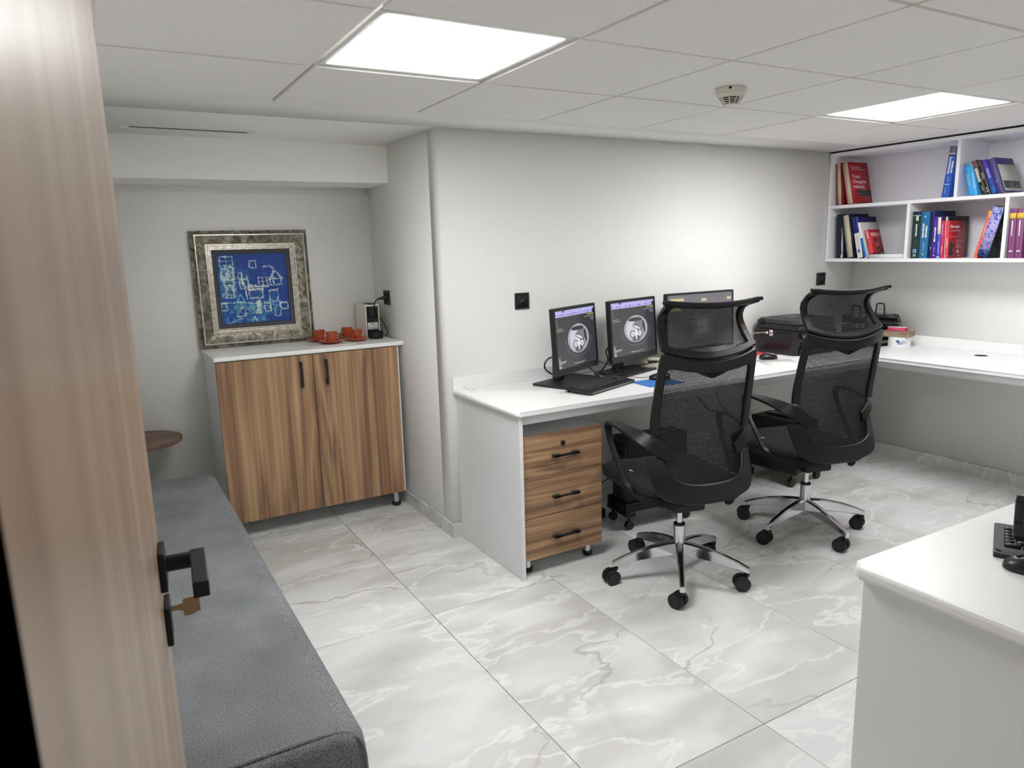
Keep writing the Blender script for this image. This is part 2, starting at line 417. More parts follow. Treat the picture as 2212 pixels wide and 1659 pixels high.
for x in gxs[1:-1]: obj('grid_bar', MB().box(x-.012, x+.012, fy0, fy1, FZ+.010, FZ+.03), M_grid, ceil)
for y in gys[1:-1]: obj('grid_bar', MB().box(fx0, fx1, y-.012, y+.012, FZ+.0105, FZ+.0305), M_grid, ceil)
# baseboards of the same stone
BB = .076
struct('baseboard_back', MB().box(-.012, .05, -.012, 0, 0, BB, .001, 1).box(.0587, W-.012, -.012, 0, 0, BB, .001, 1), M_marbleB)
struct('baseboard_alcove', MB().box(-.012, 0, 0, D-.012, 0, BB, .001, 1), M_marbleB)
struct('baseboard_alcove_back', MB().box(XL+.012, 0, D-.012, D, 0, BB, .001, 1), M_marbleB)
struct('baseboard_right', MB().box(W-.012, W, YF, 0, 0, BB, .001, 1), M_marbleB)
struct('baseboard_left', MB().box(XL, XL+.012, YF, D, 0, BB, .001, 1), M_marbleB)

# ------------------------------------------------------------------ ceiling lights, detector, vent
def emit(name, col, s):
    m, nt, b = nm(name); b.inputs['Emission Color'].default_value = (*col, 1); b.inputs['Emission Strength'].default_value = s; b.inputs['Base Color'].default_value = (.8, .8, .8, 1); return m
M_led = emit('led_diffuser', (1., .99, .98), LIGHT)
for k, lab in ((0, 'large square white light panel in the ceiling above the bench side of the room'), (4, 'square white light panel in the ceiling near the bookshelf')):
    cx, cy = -.835+.6*k+.3, -.917-.3
    t = thing('ceiling_light', lab, 'ceiling light', (cx, cy, FZ), group='square ceiling light panels')
    f = MB(); a, b_ = .2875, .268
    for x0, x1, y0, y1 in ((-a, a, -a, -b_), (-a, a, b_, a), (-a, -b_, -b_, b_), (b_, a, -b_, b_)): f.box(x0, x1, y0, y1, .004, .012)
    obj('frame', f, plain('light_frame', 'e8e8e8', .4), t)
    obj('diffuser', MB().box(-b_, b_, -b_, b_, .0062, .011), M_led, t)

sd = thing('smoke_detector', 'round cream smoke detector with slotted dome under a ceiling tile', 'smoke detector', (.684, -1.21, FZ))
M_det = plain('detector_plastic', 'd9d6cb', .45)
obj('base_ring', MB().lathe([(.056, 0), (.058, -.003), (.058, -.018), (.055, -.019)], 32), M_det, sd)
obj('housing', MB().lathe([(.054, -.019), (.055, -.022), (.052, -.031), (.047, -.034), (.030, -.034)], 32), M_det, sd)
obj('sensor_core', MB().lathe([(.033, -.03), (.022, -.058), (0, -.06)], 20), M_dark, sd, label='black inside seen through the slots')
cg = MB()
for q in range(4):
    r = .0455-.0055*q; z = -.036-.0065*q
    cg.tube([(r*math.cos(a), r*math.sin(a), z) for a in [2*PI*i/28 for i in range(28)]], .0016, 6, 0, True)
for q in range(10):
    a = 2*PI*q/10; cg.tube([(.047*math.cos(a), .047*math.sin(a), -.034), (.027*math.cos(a), .027*math.sin(a), -.061)], .0016, 6, 0)
cg.lathe([(.0, -.064), (.020, -.0635), (.026, -.061), (.026, -.059), (0, -.058)], 24)
obj('cage', cg, M_det, sd)
obj('slot', MB().box(-.005, .005, -.0605, -.055, -.011, -.004).xf(Matrix.Rotation(-.85, 4, 'Z')), M_dark, sd, label='black notch in the base ring')

v = thing('air_vent', 'slim white slot air vent in the alcove ceiling', 'air vent', (-1.04, .455, FZ))
obj('frame', MB().box(-.29, .29, -.045, -.015, -.002, .004, .001, 1).box(-.29, .29, .015, .045, -.002, .004, .001, 1).box(-.29, -.253, -.015, .015, -.002, .004).box(.253, .29, -.015, .015, -.002, .004), plain('vent_white', 'e2e2de', .5), v)
obj('slot', MB().box(-.253, .253, -.015, .015, -.0012, .003), M_dark, v, label='narrow black slot')

# ------------------------------------------------------------------ door in the left foreground
dang = math.radians(85.4)
dv = Vector((math.cos(dang), math.sin(dang), 0)); dn = Vector((-dv.y, dv.x, 0))
C0 = Vector((-1.5149, -3.3053, 0))
hinge = C0+dv*.24+dn*.05
# local frame: x along the leaf from hinge to free edge, y to the left (away from the room), z up
dr = bpy.data.objects.new('door_1', None); COL.objects.link(dr); dr.location = hinge; dr.rotation_euler = (0, 0, dang); dr['kind'] = 'structure'
obj('door_leaf', MB().box(0, .885, 0, .042, .006, 2.062, .0015, 1), M_door, dr)
M_hnd = plain('handle_black', '0b0b0c', .55, spec=.3)
lv = obj('lever_handle', MB().box(.798, .852, -.009, 0, 1.053, 1.109, .0015, 1), M_hnd, dr)
obj('lever', MB().cyl((.826, -.008, 1.084), (.826, -.046, 1.084), .0115, 16).box(.716, .838, -.060, -.040, 1.073, 1.095, .002, 2), M_hnd, lv)
es = obj('key_escutcheon', MB().box(.798, .852, -.008, 0, .973, 1.029, .0015, 1), M_hnd, dr)
kb = MB().box(.8235, .8265, -.020, -.006, 1.013, 1.020)
kb.prism([(-.046, 1.006), (-.046, 1.026), (-.044, 1.028), (-.026, 1.028), (-.024, 1.026), (-.024, 1.022), (-.019, 1.020), (-.019, 1.012), (-.024, 1.010), (-.024, 1.004), (-.026, 1.002), (-.036, 1.002), (-.038, 1.004)], .8235, .8265, 0)
obj('key', kb, plain('key_brass', '8c7355', .35, metal=.8), es, label='flat brass key in the lock')
obj('strike_edge', MB().box(.8852, .8862, .012, .030, .93, 1.13), M_steel, dr)
obj('hinge_jamb', MB().box(-.16, -.0006, -.0005, .075, 0, 2.072), plain('jamb_shade_black', '020202', 1., spec=.0), dr, label='door jamb beside the hinge edge, its shade painted near-black')  # jamb lies in shade; that darkness is put into its colour

# ------------------------------------------------------------------ upholstered bench
bx0, bx1, by0, by1 = -1.735, -1.088, -1.872, .45
bt = thing('bench', 'long grey wool-upholstered bench along the left wall', 'bench', ((bx0+bx1)/2, (by0+by1)/2, 0))
hx, hy = (bx1-bx0)/2, (by1-by0)/2
prof = [(.06, .012), (.075, .002), (.10, 0), (.385, 0), (.415, .004), (.435, .014), (.446, .03), (.450, .055)]
obj('cushion', MB().loft([[(x, y, z) for x, y in rrect(hx-i_, hy-i_*.5, .05, 6)] for z, i_ in prof]), M_bench, bt, ang=60)
lp = [( -hx+.05, .10), (-hx+.02, .38), (-hx+.035, .43), (-hx+.09, .449), (0, .452), (hx-.09, .449), (hx-.035, .433), (hx-.014, .40), (hx-.010, .30), (hx-.012, .10)]
obj('piping', MB().tube([(x, -hy+.010+max(0, (z-.40)*.35), z) for x, z in lp], .0045, 6, 5), M_bench, bt)
for sx in (-1, 1):
    for sy in (-1, 1):
        obj('leg', MB().lathe([(.02, 0), (.025, .075)], 14, (sx*(hx-.08), sy*(hy-.1), 0)), M_blackm, bt)

# ------------------------------------------------------------------ corner side table behind the bench
st = thing('side_table', 'small round walnut side table in the corner past the bench', 'table', (-1.390, .820, 0))
M_tab = wood('walnut_table', 0, [(0, '4a382d'), (.5, '6e5646'), (1, '8f7563')], across=14., along=1.)
obj('table_top', MB().lathe([(0, .553), (.196, .553), (.2, .556), (.2, .572), (.197, .575), (0, .575)], 48), M_tab, st)
obj('column', MB().lathe([(.018, .012), (.018, .553)], 16), M_blackm, st)
obj('base', MB().lathe([(.14, 0), (.14, .010), (.03, .014), (0, .014)], 32), M_blackm, st)

# ------------------------------------------------------------------ walnut sideboard
cb = thing('sideboard', 'white sideboard with two walnut doors in the alcove', 'cabinet', (-.526, .80, 0))
ox, oy = -.526, .80
def B(x0, x1, y0, y1, z0, z1, bev=.0, seg=2, ox=ox, oy=oy): return MB().box(x0-ox, x1-ox, y0-oy, y1-oy, z0, z1, bev, seg)
obj('body', B(-1.022, -.030, .596, 1.015, .10, .972, .001, 1), M_whitepanel, cb)
obj('top', B(-1.030, -.006, .568, 1.018, .974, .997, .005, 3), M_stone, cb)
for x0, x1, hx_ in ((-1.021, -.532, -.596), (-.528, -.046, -.460)):
    d_ = obj('door', B(x0, x1, .577, .5955, .101, .968, .001, 1), M_walV, cb)
    h_ = MB(); h_.box(hx_-ox-.0065, hx_-ox+.0065, .553-oy, .560-oy, .797, .937, .003, 2)
    for z0 in (.797, .902): h_.box(hx_-ox-.0065, hx_-ox+.0065, .556-oy, .577-oy, z0, z0+.035, .002, 2)
    obj('handle', h_, M_black, d_, label='black bar handle')
for x in (-.97, -.075):
    for y in (.65, .97):
        f_ = obj('foot', MB().lathe([(.018, .022), (.018, .10)], 18, (x-ox, y-oy, 0)), M_chrome, cb, label='chrome foot')
        obj('foot_pad', MB().lathe([(.024, 0), (.026, .004), (.026, .02), (.02, .024)], 18, (x-ox, y-oy, 0)), M_black, f_)

# framed painting leaning on the alcove wall
pw, ph = .632, .643
pc = thing('framed_painting', 'abstract blue painting in a wide silver frame leaning on the sideboard', 'painting', (-.718, 1.002, .9972), (math.radians(-2.0), 0, 0))
m, nt, b = nm('silver_leaf'); M_sil = m
tc = N(nt, 'ShaderNodeTexCoord'); n1 = N(nt, 'ShaderNodeTexNoise', Scale=22., Detail=6.0, Distortion=1.2); L(nt, tc.outputs['Object'], n1.inputs['Vector'])
cr = ramp(nt, [(.32, '4e493f'), (.5, '837d70'), (.62, 'a39d90'), (.78, 'cfcabe')]); L(nt, n1.outputs['Fac'], cr.inputs['Fac']); L(nt, cr.outputs['Color'], b.inputs['Base Color'])
b.inputs['Metallic'].default_value = .75; b.inputs['Roughness'].default_value = .38
M_sil2 = plain('silver_bead', 'cfcac0', .25, metal=.9, var=.25, bscale=60)
def molding(prof, hw, hh, cz):
    """prof: (inset, y) closed-section polyline swept round a mitred rectangle (y towards the viewer is negative)"""
    b_ = MB(); rings = []
    for i_, y in prof:
        rings.append([(-hw+i_, y, cz-hh+i_), (hw-i_, y, cz-hh+i_), (hw-i_, y, cz+hh-i_), (-hw+i_, y, cz+hh-i_)])
    b_.loft(rings, cap=False); return b_
hw, hh, cz = pw/2, ph/2, ph/2
obj('outer_molding', molding([(0, 0), (0, -.020), (.004, -.028), (.010, -.030), (.014, -.036), (.020, -.040), (.024, -.040)], hw, hh, cz), M_sil, pc, ang=20)
obj('bead', molding([(.020, -.040), (.0225, -.0435), (.027, -.0435), (.030, -.040)], hw, hh, cz), M_sil2, pc, label='bright silver bead')
obj('flat_panel', molding([(.030, -.040), (.034, -.038), (.072, -.026)], hw, hh, cz), M_sil, pc, ang=20)
obj('inner_molding', molding([(.072, -.026), (.074, -.031), (.079, -.031), (.081, -.026), (.085, -.026), (.087, -.028), (.090, -.028), (.091, -.023), (.096, -.023), (.098, -.020), (.104, -.020), (.105, -.014)], hw, hh, cz), M_sil2, pc, ang=20, label='ribbed bright silver inner molding')
obj('slip', molding([(.105, -.014), (.106, -.011), (.124, -.008), (.125, -.010), (.128, -.010), (.129, -.005)], hw, hh, cz), plain('slip_charcoal', '3b3d44', .5), pc, ang=20, label='charcoal inner slip')
obj('backing', MB().box(-hw+.01, hw-.01, -.004, .0, .01, ph-.01), M_card, pc)
# painted canvas (flat print)
nx, ny = 190, 200
yy, xx = np.mgrid[0:ny, 0:nx]; U = xx/(nx-1); V = yy/(ny-1)
rs = np.random.RandomState(5)
def fnoise(s, seed, o=4):
    r_ = np.random.RandomState(seed); out = np.zeros((ny, nx)); amp = 1
    for _ in range(o):
        g = r_.rand(int(s)+2, int(s)+2); fx = U*s; fy = V*s; ix = np.minimum(fx.astype(int), int(s)); iy = np.minimum(fy.astype(int), int(s)); tx_ = fx-ix; ty_ = fy-iy
        tx_ = tx_*tx_*(3-2*tx_); ty_ = ty_*ty_*(3-2*ty_)
        out += amp*((g[iy, ix]*(1-tx_)+g[iy, ix+1]*tx_)*(1-ty_)+(g[iy+1, ix]*(1-tx_)+g[iy+1, ix+1]*tx_)*ty_); amp *= .55; s *= 2
    return out/(1/(1-.55))
hexc = lambda s: np.array([int(s[i:i+2], 16)/255 for i in (0, 2, 4)])
nz1 = fnoise(6, 1); nz2 = fnoise(24, 2); nz3 = fnoise(50, 3, 2)
img = hexc('0b3f96')[None, None]*(1-nz1[..., None]*.5)+hexc('0a57b4')[None, None]*(nz1[..., None]*.5)
img = img*(.82+.36*nz2[..., None])
def lay(mask, col):
    global img
    a = np.clip(mask, 0, 1)[..., None]; img = img*(1-a)+hexc(col)[None, None]*a
def wash(u0, u1, v0, v1, col, a, sh=.04):
    m_ = np.clip((U-u0)/sh, 0, 1)*np.clip((u1-U)/sh, 0, 1)*np.clip((V-v0)/sh, 0, 1)*np.clip((v1-V)/sh, 0, 1)
    lay(m_*a*np.clip((nz2*.6+nz3*.6-.32)*2.6, 0, 1), col)
def stroke(pts, wd, col, a=1.):
    du = (nz2-.5)*.035; dv_ = (nz3-.5)*.035; d = np.full((ny, nx), 9.)
    for (a0, b0), (a1, b1) in zip(pts, pts[1:]):
        ex, ey = a1-a0, b1-b0; t = np.clip(((U+du-a0)*ex+(V+dv_-b0)*ey)/(ex*ex+ey*ey+1e-9), 0, 1)
        d = np.minimum(d, np.hypot(U+du-a0-t*ex, V+dv_-b0-t*ey))
    lay(np.clip((wd*(.25+1.5*nz3)-d)/.007, 0, 1)*a*np.clip(.35+1.2*nz2, 0, 1), col)
def rect(u0, u1, v0, v1, wd, col, a=1.): stroke([(u0, v0), (u1, v0), (u1, v1), (u0, v1), (u0, v0)], wd, col, a)
wash(.0, .27, .12, .64, '5db0d6', .95); wash(.02, .26, .18, .64, 'c3dccb', 1.); wash(.25, .46, .2, .5, '3f8fca', .8)
wash(0, .9, .66, .92, '3c9ccb', .85); wash(.15, .6, .72, .9, '9fcbc0', .7); wash(.0, .7, .9, 1.02, '6cb8d8', .9); wash(.55, .8, .68, .92, '62aed2', .8)
wash(.4, .62, .5, .66, '4f9fd0', .7); wash(.7, .85, .5, .72, '2f7fc4', .7); wash(.62, .72, .22, .34, '2f7fc4', .6); wash(.0, 1, .86, .93, '1463b4', .7)
for u0, u1, v0, v1, w_ in ((.04, .22, .03, .155, .008), (.05, .13, .2, .36, .012), (.15, .22, .18, .36, .010), (.46, .55, .10, .20, .008), (.28, .34, .26, .36, .008), (.3, .42, .36, .50, .010), (.57, .70, .34, .47, .008), (.75, .91, .37, .46, .008), (.42, .62, .51, .64, .009), (.72, .84, .54, .70, .007), (.87, .97, .73, .82, .010), (.63, .72, .72, .84, .010), (.78, .86, .78, .92, .007), (.52, .57, .68, .86, .010), (.08, .2, .44, .62, .010), (.22, .34, .78, .90, .008), (.0, .08, .70, .80, .008)):
    rect(u0, u1, v0, v1, w_*1.75, ('dfe6d2', 'bfe3e6', 'e9ecdf')[rs.randint(3)], 1.)
for p, w_, c_ in (([(.04, .09), (.22, .085)], .007, 'e4ead8'), ([(.12, .03), (.125, .155)], .007, 'e4ead8'), ([(.57, .405), (.70, .40)], .006, 'e4ead8'), ([(.635, .34), (.635, .47)], .006, 'e4ead8'),
                  ([(.43, .47), (.71, .475)], .014, 'eef0e4'), ([(.43, .44), (.55, .46)], .009, 'd4e6e4'), ([(.73, .38), (.82, .25), (.93, .37)], .011, 'e9e6e6'), ([(.66, .19), (.75, .18), (.80, .21), (.82, .26)], .012, 'b9b6dc'),
                  ([(.78, .3), (.80, .44)], .010, 'd9e6ea'), ([(.24, .68), (.29, .58), (.34, .68), (.24, .68)], .010, '7fd0de'), ([(.42, .52), (.62, .51)], .013, 'eef0e4'), ([(.38, .52), (.38, .66)], .010, 'cfe3e6'),
                  ([(.34, .38), (.36, .49)], .016, 'f0f0e2'), ([(.40, .30), (.42, .48)], .010, 'dfe9dc'), ([(.08, .55), (.14, .42), (.2, .55)], .010, 'd6e6d2'), ([(.54, .70), (.55, .86)], .016, 'eaf0e6'),
                  ([(.0, .69), (.3, .70), (.5, .72)], .008, 'd6e6e2'), ([(.72, .54), (.84, .53)], .010, 'd9d4ea'), ([(.74, .66), (.76, .76), (.84, .75)], .008, '9a9bd4'), ([(.42, .98), (.46, .91), (.5, .98)], .010, 'cfe8ea'), ([(.1, .99), (.3, .92)], .008, 'a9d6e2')):
    stroke(p, w_*1.7, c_)
for _ in range(110):
    u_ = rs.rand()*.62; v_ = .14+rs.rand()*.82; l_ = .03+rs.rand()*.07
    stroke([(u_, v_), (u_+rs.randn()*.01, v_+l_)], .005, ('8cc8e0', 'e2e9d6', '4aa3d2', '0d3f92', 'c9dccb')[rs.randint(5)], .85)
hw2, hh2 = hw-.129, hh-.129
raster_plane('canvas', img, lambda u, v: (-hw2+2*hw2*u, -.0055, cz+hh2-2*hh2*v), paintmat('oil_paint', .55, bump=.5), pc)

# cups, saucers, tray
tray = tag(obj('tray', MB().prism(rrect(.125, .115, .03, 5, -.385, .755), .9972, 1.0005, 2), plain('tray_white', 'e3e1dc', .3)), 'flat white tray under the two left espresso cups', 'tray')
def saucer(x, y, z, lab):
    t = thing('saucer', lab, 'saucer', (x, y, z), group='terracotta saucers')
    rg = []
    for r, h in ((.030, 0), (.034, .002), (.055, .009), (.0705, .016), (.071, .018), (.068, .0175), (.052, .0115), (.032, .005)):
        rg.append([(r*(1+.02*math.sin(7*a))*math.cos(a), r*(1+.02*math.sin(7*a))*math.sin(a), h) for a in [2*PI*i/36 for i in range(36)]])
    obj('dish', MB().loft(rg), M_terr, t); return t
def cup(x, y, z, ang, lab, hm, s=1.):
    t = thing('espresso_cup', lab, 'cup', (x, y, z), (0, 0, ang), group='terracotta espresso cups')
    rg = []
    for r, h in ((.022, 0), (.026, .001), (.0285, .006), (.0285, .022), (.0300, .040), (.0335, .058), (.0340, .060), (.0315, .0595), (.0285, .05), (.026, .010), (.015, .005)):
        rg.append([(r*(1+.03*math.sin(3*a+h*60))*math.cos(a), r*(1+.03*math.sin(3*a+h*60))*math.sin(a), h) for a in [2*PI*i/28 for i in range(28)]])
    obj('bowl', MB().loft(rg), M_terr, t)
    obj('handle', MB().tube([(.028, 0, .048), (.042, 0, .050), (.049, 0, .038), (.044, 0, .022), (.029, 0, .014)], .003, 8, 5), hm, t, label='gold handle')
    return t
M_bronze = plain('dark_gold', '7d6138', .3, metal=1)
CZ = .9972
saucer(-.405, .872, CZ+.0033, 'terracotta saucer beside the frame, behind its neighbour'); cup(-.405, .872, CZ+.0083, 2.2, 'terracotta espresso cup nearest the picture frame', M_bronze)
saucer(-.376, .728, CZ+.0033, 'terracotta saucer at the front of the white tray'); cup(-.376, .728, CZ+.0083, -.25, 'terracotta espresso cup with its handle turned right, left pair', M_bronze)
saucer(-.222, .925, CZ, 'terracotta saucer at the back, left of the coffee machine'); cup(-.222, .925, CZ+.005, 3.6, 'terracotta espresso cup half hidden behind its front neighbour by the machine', M_gold)
saucer(-.217, .770, CZ, 'terracotta saucer right in front of the coffee machine'); cup(-.217, .770, CZ+.005, -1.95, 'terracotta espresso cup with its gold handle facing forward', M_gold)

# coffee machine
cm = thing('coffee_machine', 'slim white capsule coffee machine with black front on the sideboard', 'coffee machine', (-.092, .91, CZ))
M_cmw = plain('machine_white', 'dcd9cf', .3)
obj('body_shell', MB().prism([(-.042, 0), (-.042, .193), (-.037, .200), (.037, .200), (.042, .193), (.042, 0), (.036, 0), (.036, .188), (-.036, .188), (-.036, 0)], -.082, .095, 1), M_cmw, cm)
obj('front_panel', MB().prism(rrect(.036, .094, .004, 3, 0, .094), -.079, .09, 1), M_glossk, cm, label='glossy black front')
obj('spout', MB().lathe([(.030, .118), (.033, .122), (.033, .180), (.028, .186)], 20, (0, -.066, 0)), M_black, cm)
obj('lever', MB().box(-.022, .022, -.086, .01, .199, .206, .003, 2), M_black, cm)
obj('drip_tray', MB().lathe([(.040, 0), (.042, .003), (.042, .040), (.038, .042), (.034, .038), (0, .038)], 28, (.004, -.112, 0)), M_blackm, cm)
obj('water_tank', MB().prism(rrect(.034, .010, .008, 4, -.012, .105), .006, .178, 2), plain('tank_clear', 'bfbcb2', .15), cm)
obj('label_sticker', MB().box(-.030, .031, -.0805, -.0791, .050, .092), M_paper, cm, label='white label on the black front')
bars = MB()
for x0, x1, z in ((-.016, .014, .0835), (-.024, .026, .0765), (-.024, .022, .0725), (-.024, .004, .064), (-.024, .010, .059)):
    bars.box(x0, x1, -.0809, -.0804, z-(.0022 if z > .08 else .0006), z+(.0022 if z > .08 else .0006))
obj('sticker_print', bars, M_txtk, cm)
def socket(name, lab, o, ex, rot_plate=.0425, black=M_black):
    t = thing(name, lab, 'wall socket', o)
    n = Vector(ex).cross(Vector((0, 0, 1)))          # outward normal
    m = frame_m((0, 0, 0), ex, (0, 0, 1))
    def put(mb): return mb.xf(m)
    a = rot_plate
    pl = MB()
    for x0, x1, y0, y1 in ((-a, a, -a, -.030), (-a, a, .030, a), (-a, -.030, -.030, .030), (.030, a, -.030, .030)): pl.box(x0, x1, y0, y1, 0, .010, .001, 1)
    obj('frame_plate', put(pl), black, t)
    obj('insert', put(MB().box(-.030, .030, -.030, .030, 0, .0075)), M_blackm, t)
    obj('socket_well', put(MB().lathe([(.0215, .0075), (.0225, .0095), (.0205, .0095), (.0195, .0078)], 28, cap=False)), black, t)
    obj('contact_hole', put(MB().lathe([(.0025, .0076), (.0025, .008)], 8, (-.008, 0, 0)).lathe([(.0025, .0076), (.0025, .008)], 8, (.008, 0, 0))), M_steel, t)
    obj('earth_pin', put(MB().lathe([(.0022, .0076), (.0022, .015)], 8, (0, .010, 0))), M_steel, t)
    return t
s1 = socket('wall_socket', 'black wall socket holding the coffee machine plug', (0, .805, 1.234), (0, -1, 0))
s2 = socket('wall_socket', 'square black wall socket left of the monitors', (.449, 0, 1.227), (1, 0, 0))
s3 = socket('wall_socket', 'square black wall socket below the bookshelf corner', (2.869, 0, 1.236), (1, 0, 0))
cc = thing('power_cable', 'black power cable of the coffee machine plugged into the alcove wall', 'cable', (0, .805, 1.234))
obj('plug', MB().cyl((-.0097, 0, 0), (-.020, 0, 0), .017, 18, .015).cyl((-.020, 0, 0), (-.060, .004, -.006), .011, 14, .006), M_black, cc)
obj('cord', MB().tube([(-.058, .004, -.006), (-.078, .012, -.028), (-.072, .03, -.07), (-.045, .045, -.11), (-.020, .03, -.16), (-.012, .0, -.21), (-.02, .02, -.2315)], .0034, 8, 6), M_black, cc)

# ------------------------------------------------------------------ L-shaped white desk
ZT = .796
dk = thing('corner_desk', 'long white L-shaped desk along the back and right walls', 'desk', (1.6, -.33, 0))
ox, oy = 1.6, -.33
def lip(x, inner, z0, z1, r=.010):
    """bullnose profile from inner edge to outer edge at x (2D: horizontal coord, z)"""
    s_ = 1 if x > inner else -1
    return [(inner, z0), (x-s_*r, z0)]+[(x-s_*r+s_*r*math.sin(a), (z0+r)-r*math.cos(a)) for a in (PI/6, PI/3, PI/2)]+[(x-s_*r+s_*r*math.cos(a), z1-r+r*math.sin(a)) for a in (PI/6, PI/3, PI/2)]+[(inner, z1)]
def slab(poly, z0, z1, r):
    """horizontal slab with a rounded upper/lower edge from a polygon outline"""
    b = bmesh.new(); A = [b.verts.new((x, y, z0)) for x, y in poly]; T = [b.verts.new((x, y, z1)) for x, y in poly]; n = len(poly)
    ed = []
    for i in range(n): b.faces.new((A[i], A[(i+1) % n], T[(i+1) % n], T[i]))
    b.faces.new(A[::-1]); b.faces.new(T)
    e = [x for x in b.edges if abs(x.verts[0].co.z-x.verts[1].co.z) < 1e-6]
    bmesh.ops.bevel(b, geom=e, offset=r, segments=3, affect='EDGES', profile=.5)
    b.normal_update()
    for f in b.faces:
        if abs(f.normal.z) > .9999 or abs(f.normal.z) < 1e-4: f.material_index = 1
    o = MB(); o.add(b); return o
poly = [(.022-ox, -.002-oy), (.022-ox, -.645-oy), (.036-ox, -.660-oy), (2.555-ox, -.660-oy), (2.555-ox, -2.30-oy), (W-.002-ox, -2.30-oy), (W-.002-ox, -.002-oy)]
obj('worktop', slab(poly, ZT-.022, ZT, .008), M_stone, dk)
obj('backsplash', MB().box(.022-ox, W-.002-ox, -.016-oy, -.001-oy, ZT, .862, .003, 2).box(W-.017-ox, W-.001-ox, -2.3-oy, -.0165-oy, ZT, .862, .003, 2), M_stone, dk)
obj('side_panel', MB().box(.0395-ox, .0575-ox, -.645-oy, -.014-oy, .001, ZT-.0225, .001, 1), M_whitepanel, dk)
obj('apron', MB().box(.058-ox, 2.588-ox, -.637-oy, -.619-oy, .733, ZT-.0225), M_whitepanel, dk)
obj('apron', MB().box(2.57-ox, 2.588-ox, -2.28-oy, -.638-oy, .733, ZT-.0225), M_whitepanel, dk)
obj('end_panel', MB().box(2.60-ox, W-.02-ox, -2.298-oy, -2.28-oy, .001, ZT-.0225), M_whitepanel, dk)
obj('cable_hole', MB().lathe([(.0, .0003), (.036, .0003), (.036, .0006), (0, .0006)], 32, (3.045-ox, -1.005-oy, ZT)), M_dark, dk, label='black round cable hole')

# ------------------------------------------------------------------ drawer pedestal under the desk
pd = thing('drawer_pedestal', 'walnut-fronted three-drawer pedestal under the left end of the desk', 'drawer unit', (.295, -.36, 0))
ox, oy = .295, -.36
def B(x0, x1, y0, y1, z0, z1, bev=.0, seg=2): return MB().box(x0-ox, x1-ox, y0-oy, y1-oy, z0, z1, bev, seg)
obj('body', B(.072, .505, -.602, -.10, .072, .668, .001, 1), M_whitepanel, pd)
for z0, z1, hz in ((.475, .669, .562), (.279, .4725, .366), (.076, .2765, .170)):
    d_ = obj('drawer', B(.070, .507, -.621, -.6025, z0, z1, .001, 1), M_walH, pd)
    h_ = B(.221, .366, -.645, -.638, hz-.006, hz+.006, .003, 2)
    h_.add(B(.221, .258, -.645, -.621, hz-.006, hz+.006, .002, 2).bm); h_.add(B(.329, .366, -.645, -.621, hz-.006, hz+.006, .002, 2).bm)
    obj('handle', h_, M_black, d_, label='black bar handle')
    if z0 > .4:
        obj('lock', MB().lathe([(.012, 0), (.012, .004), (.010, .005), (0, .005)], 20).xf(Matrix.Translation((.284-ox, -.621-oy, .614)) @ Matrix.Rotation(PI/2, 4, 'X')), M_black, d_, label='black round lock')
for x, y in ((.115, -.56), (.462, -.56), (.115, -.15), (.462, -.15)):
    f_ = obj('foot', MB().lathe([(.018, .02), (.018, .072)], 18, (x-ox, y-oy, 0)), M_chrome, pd, label='chrome foot')
    obj('foot_pad', MB().lathe([(.022, 0), (.024, .004), (.024, .02), (.018, .023)], 18, (x-ox, y-oy, 0)), M_black, f_)

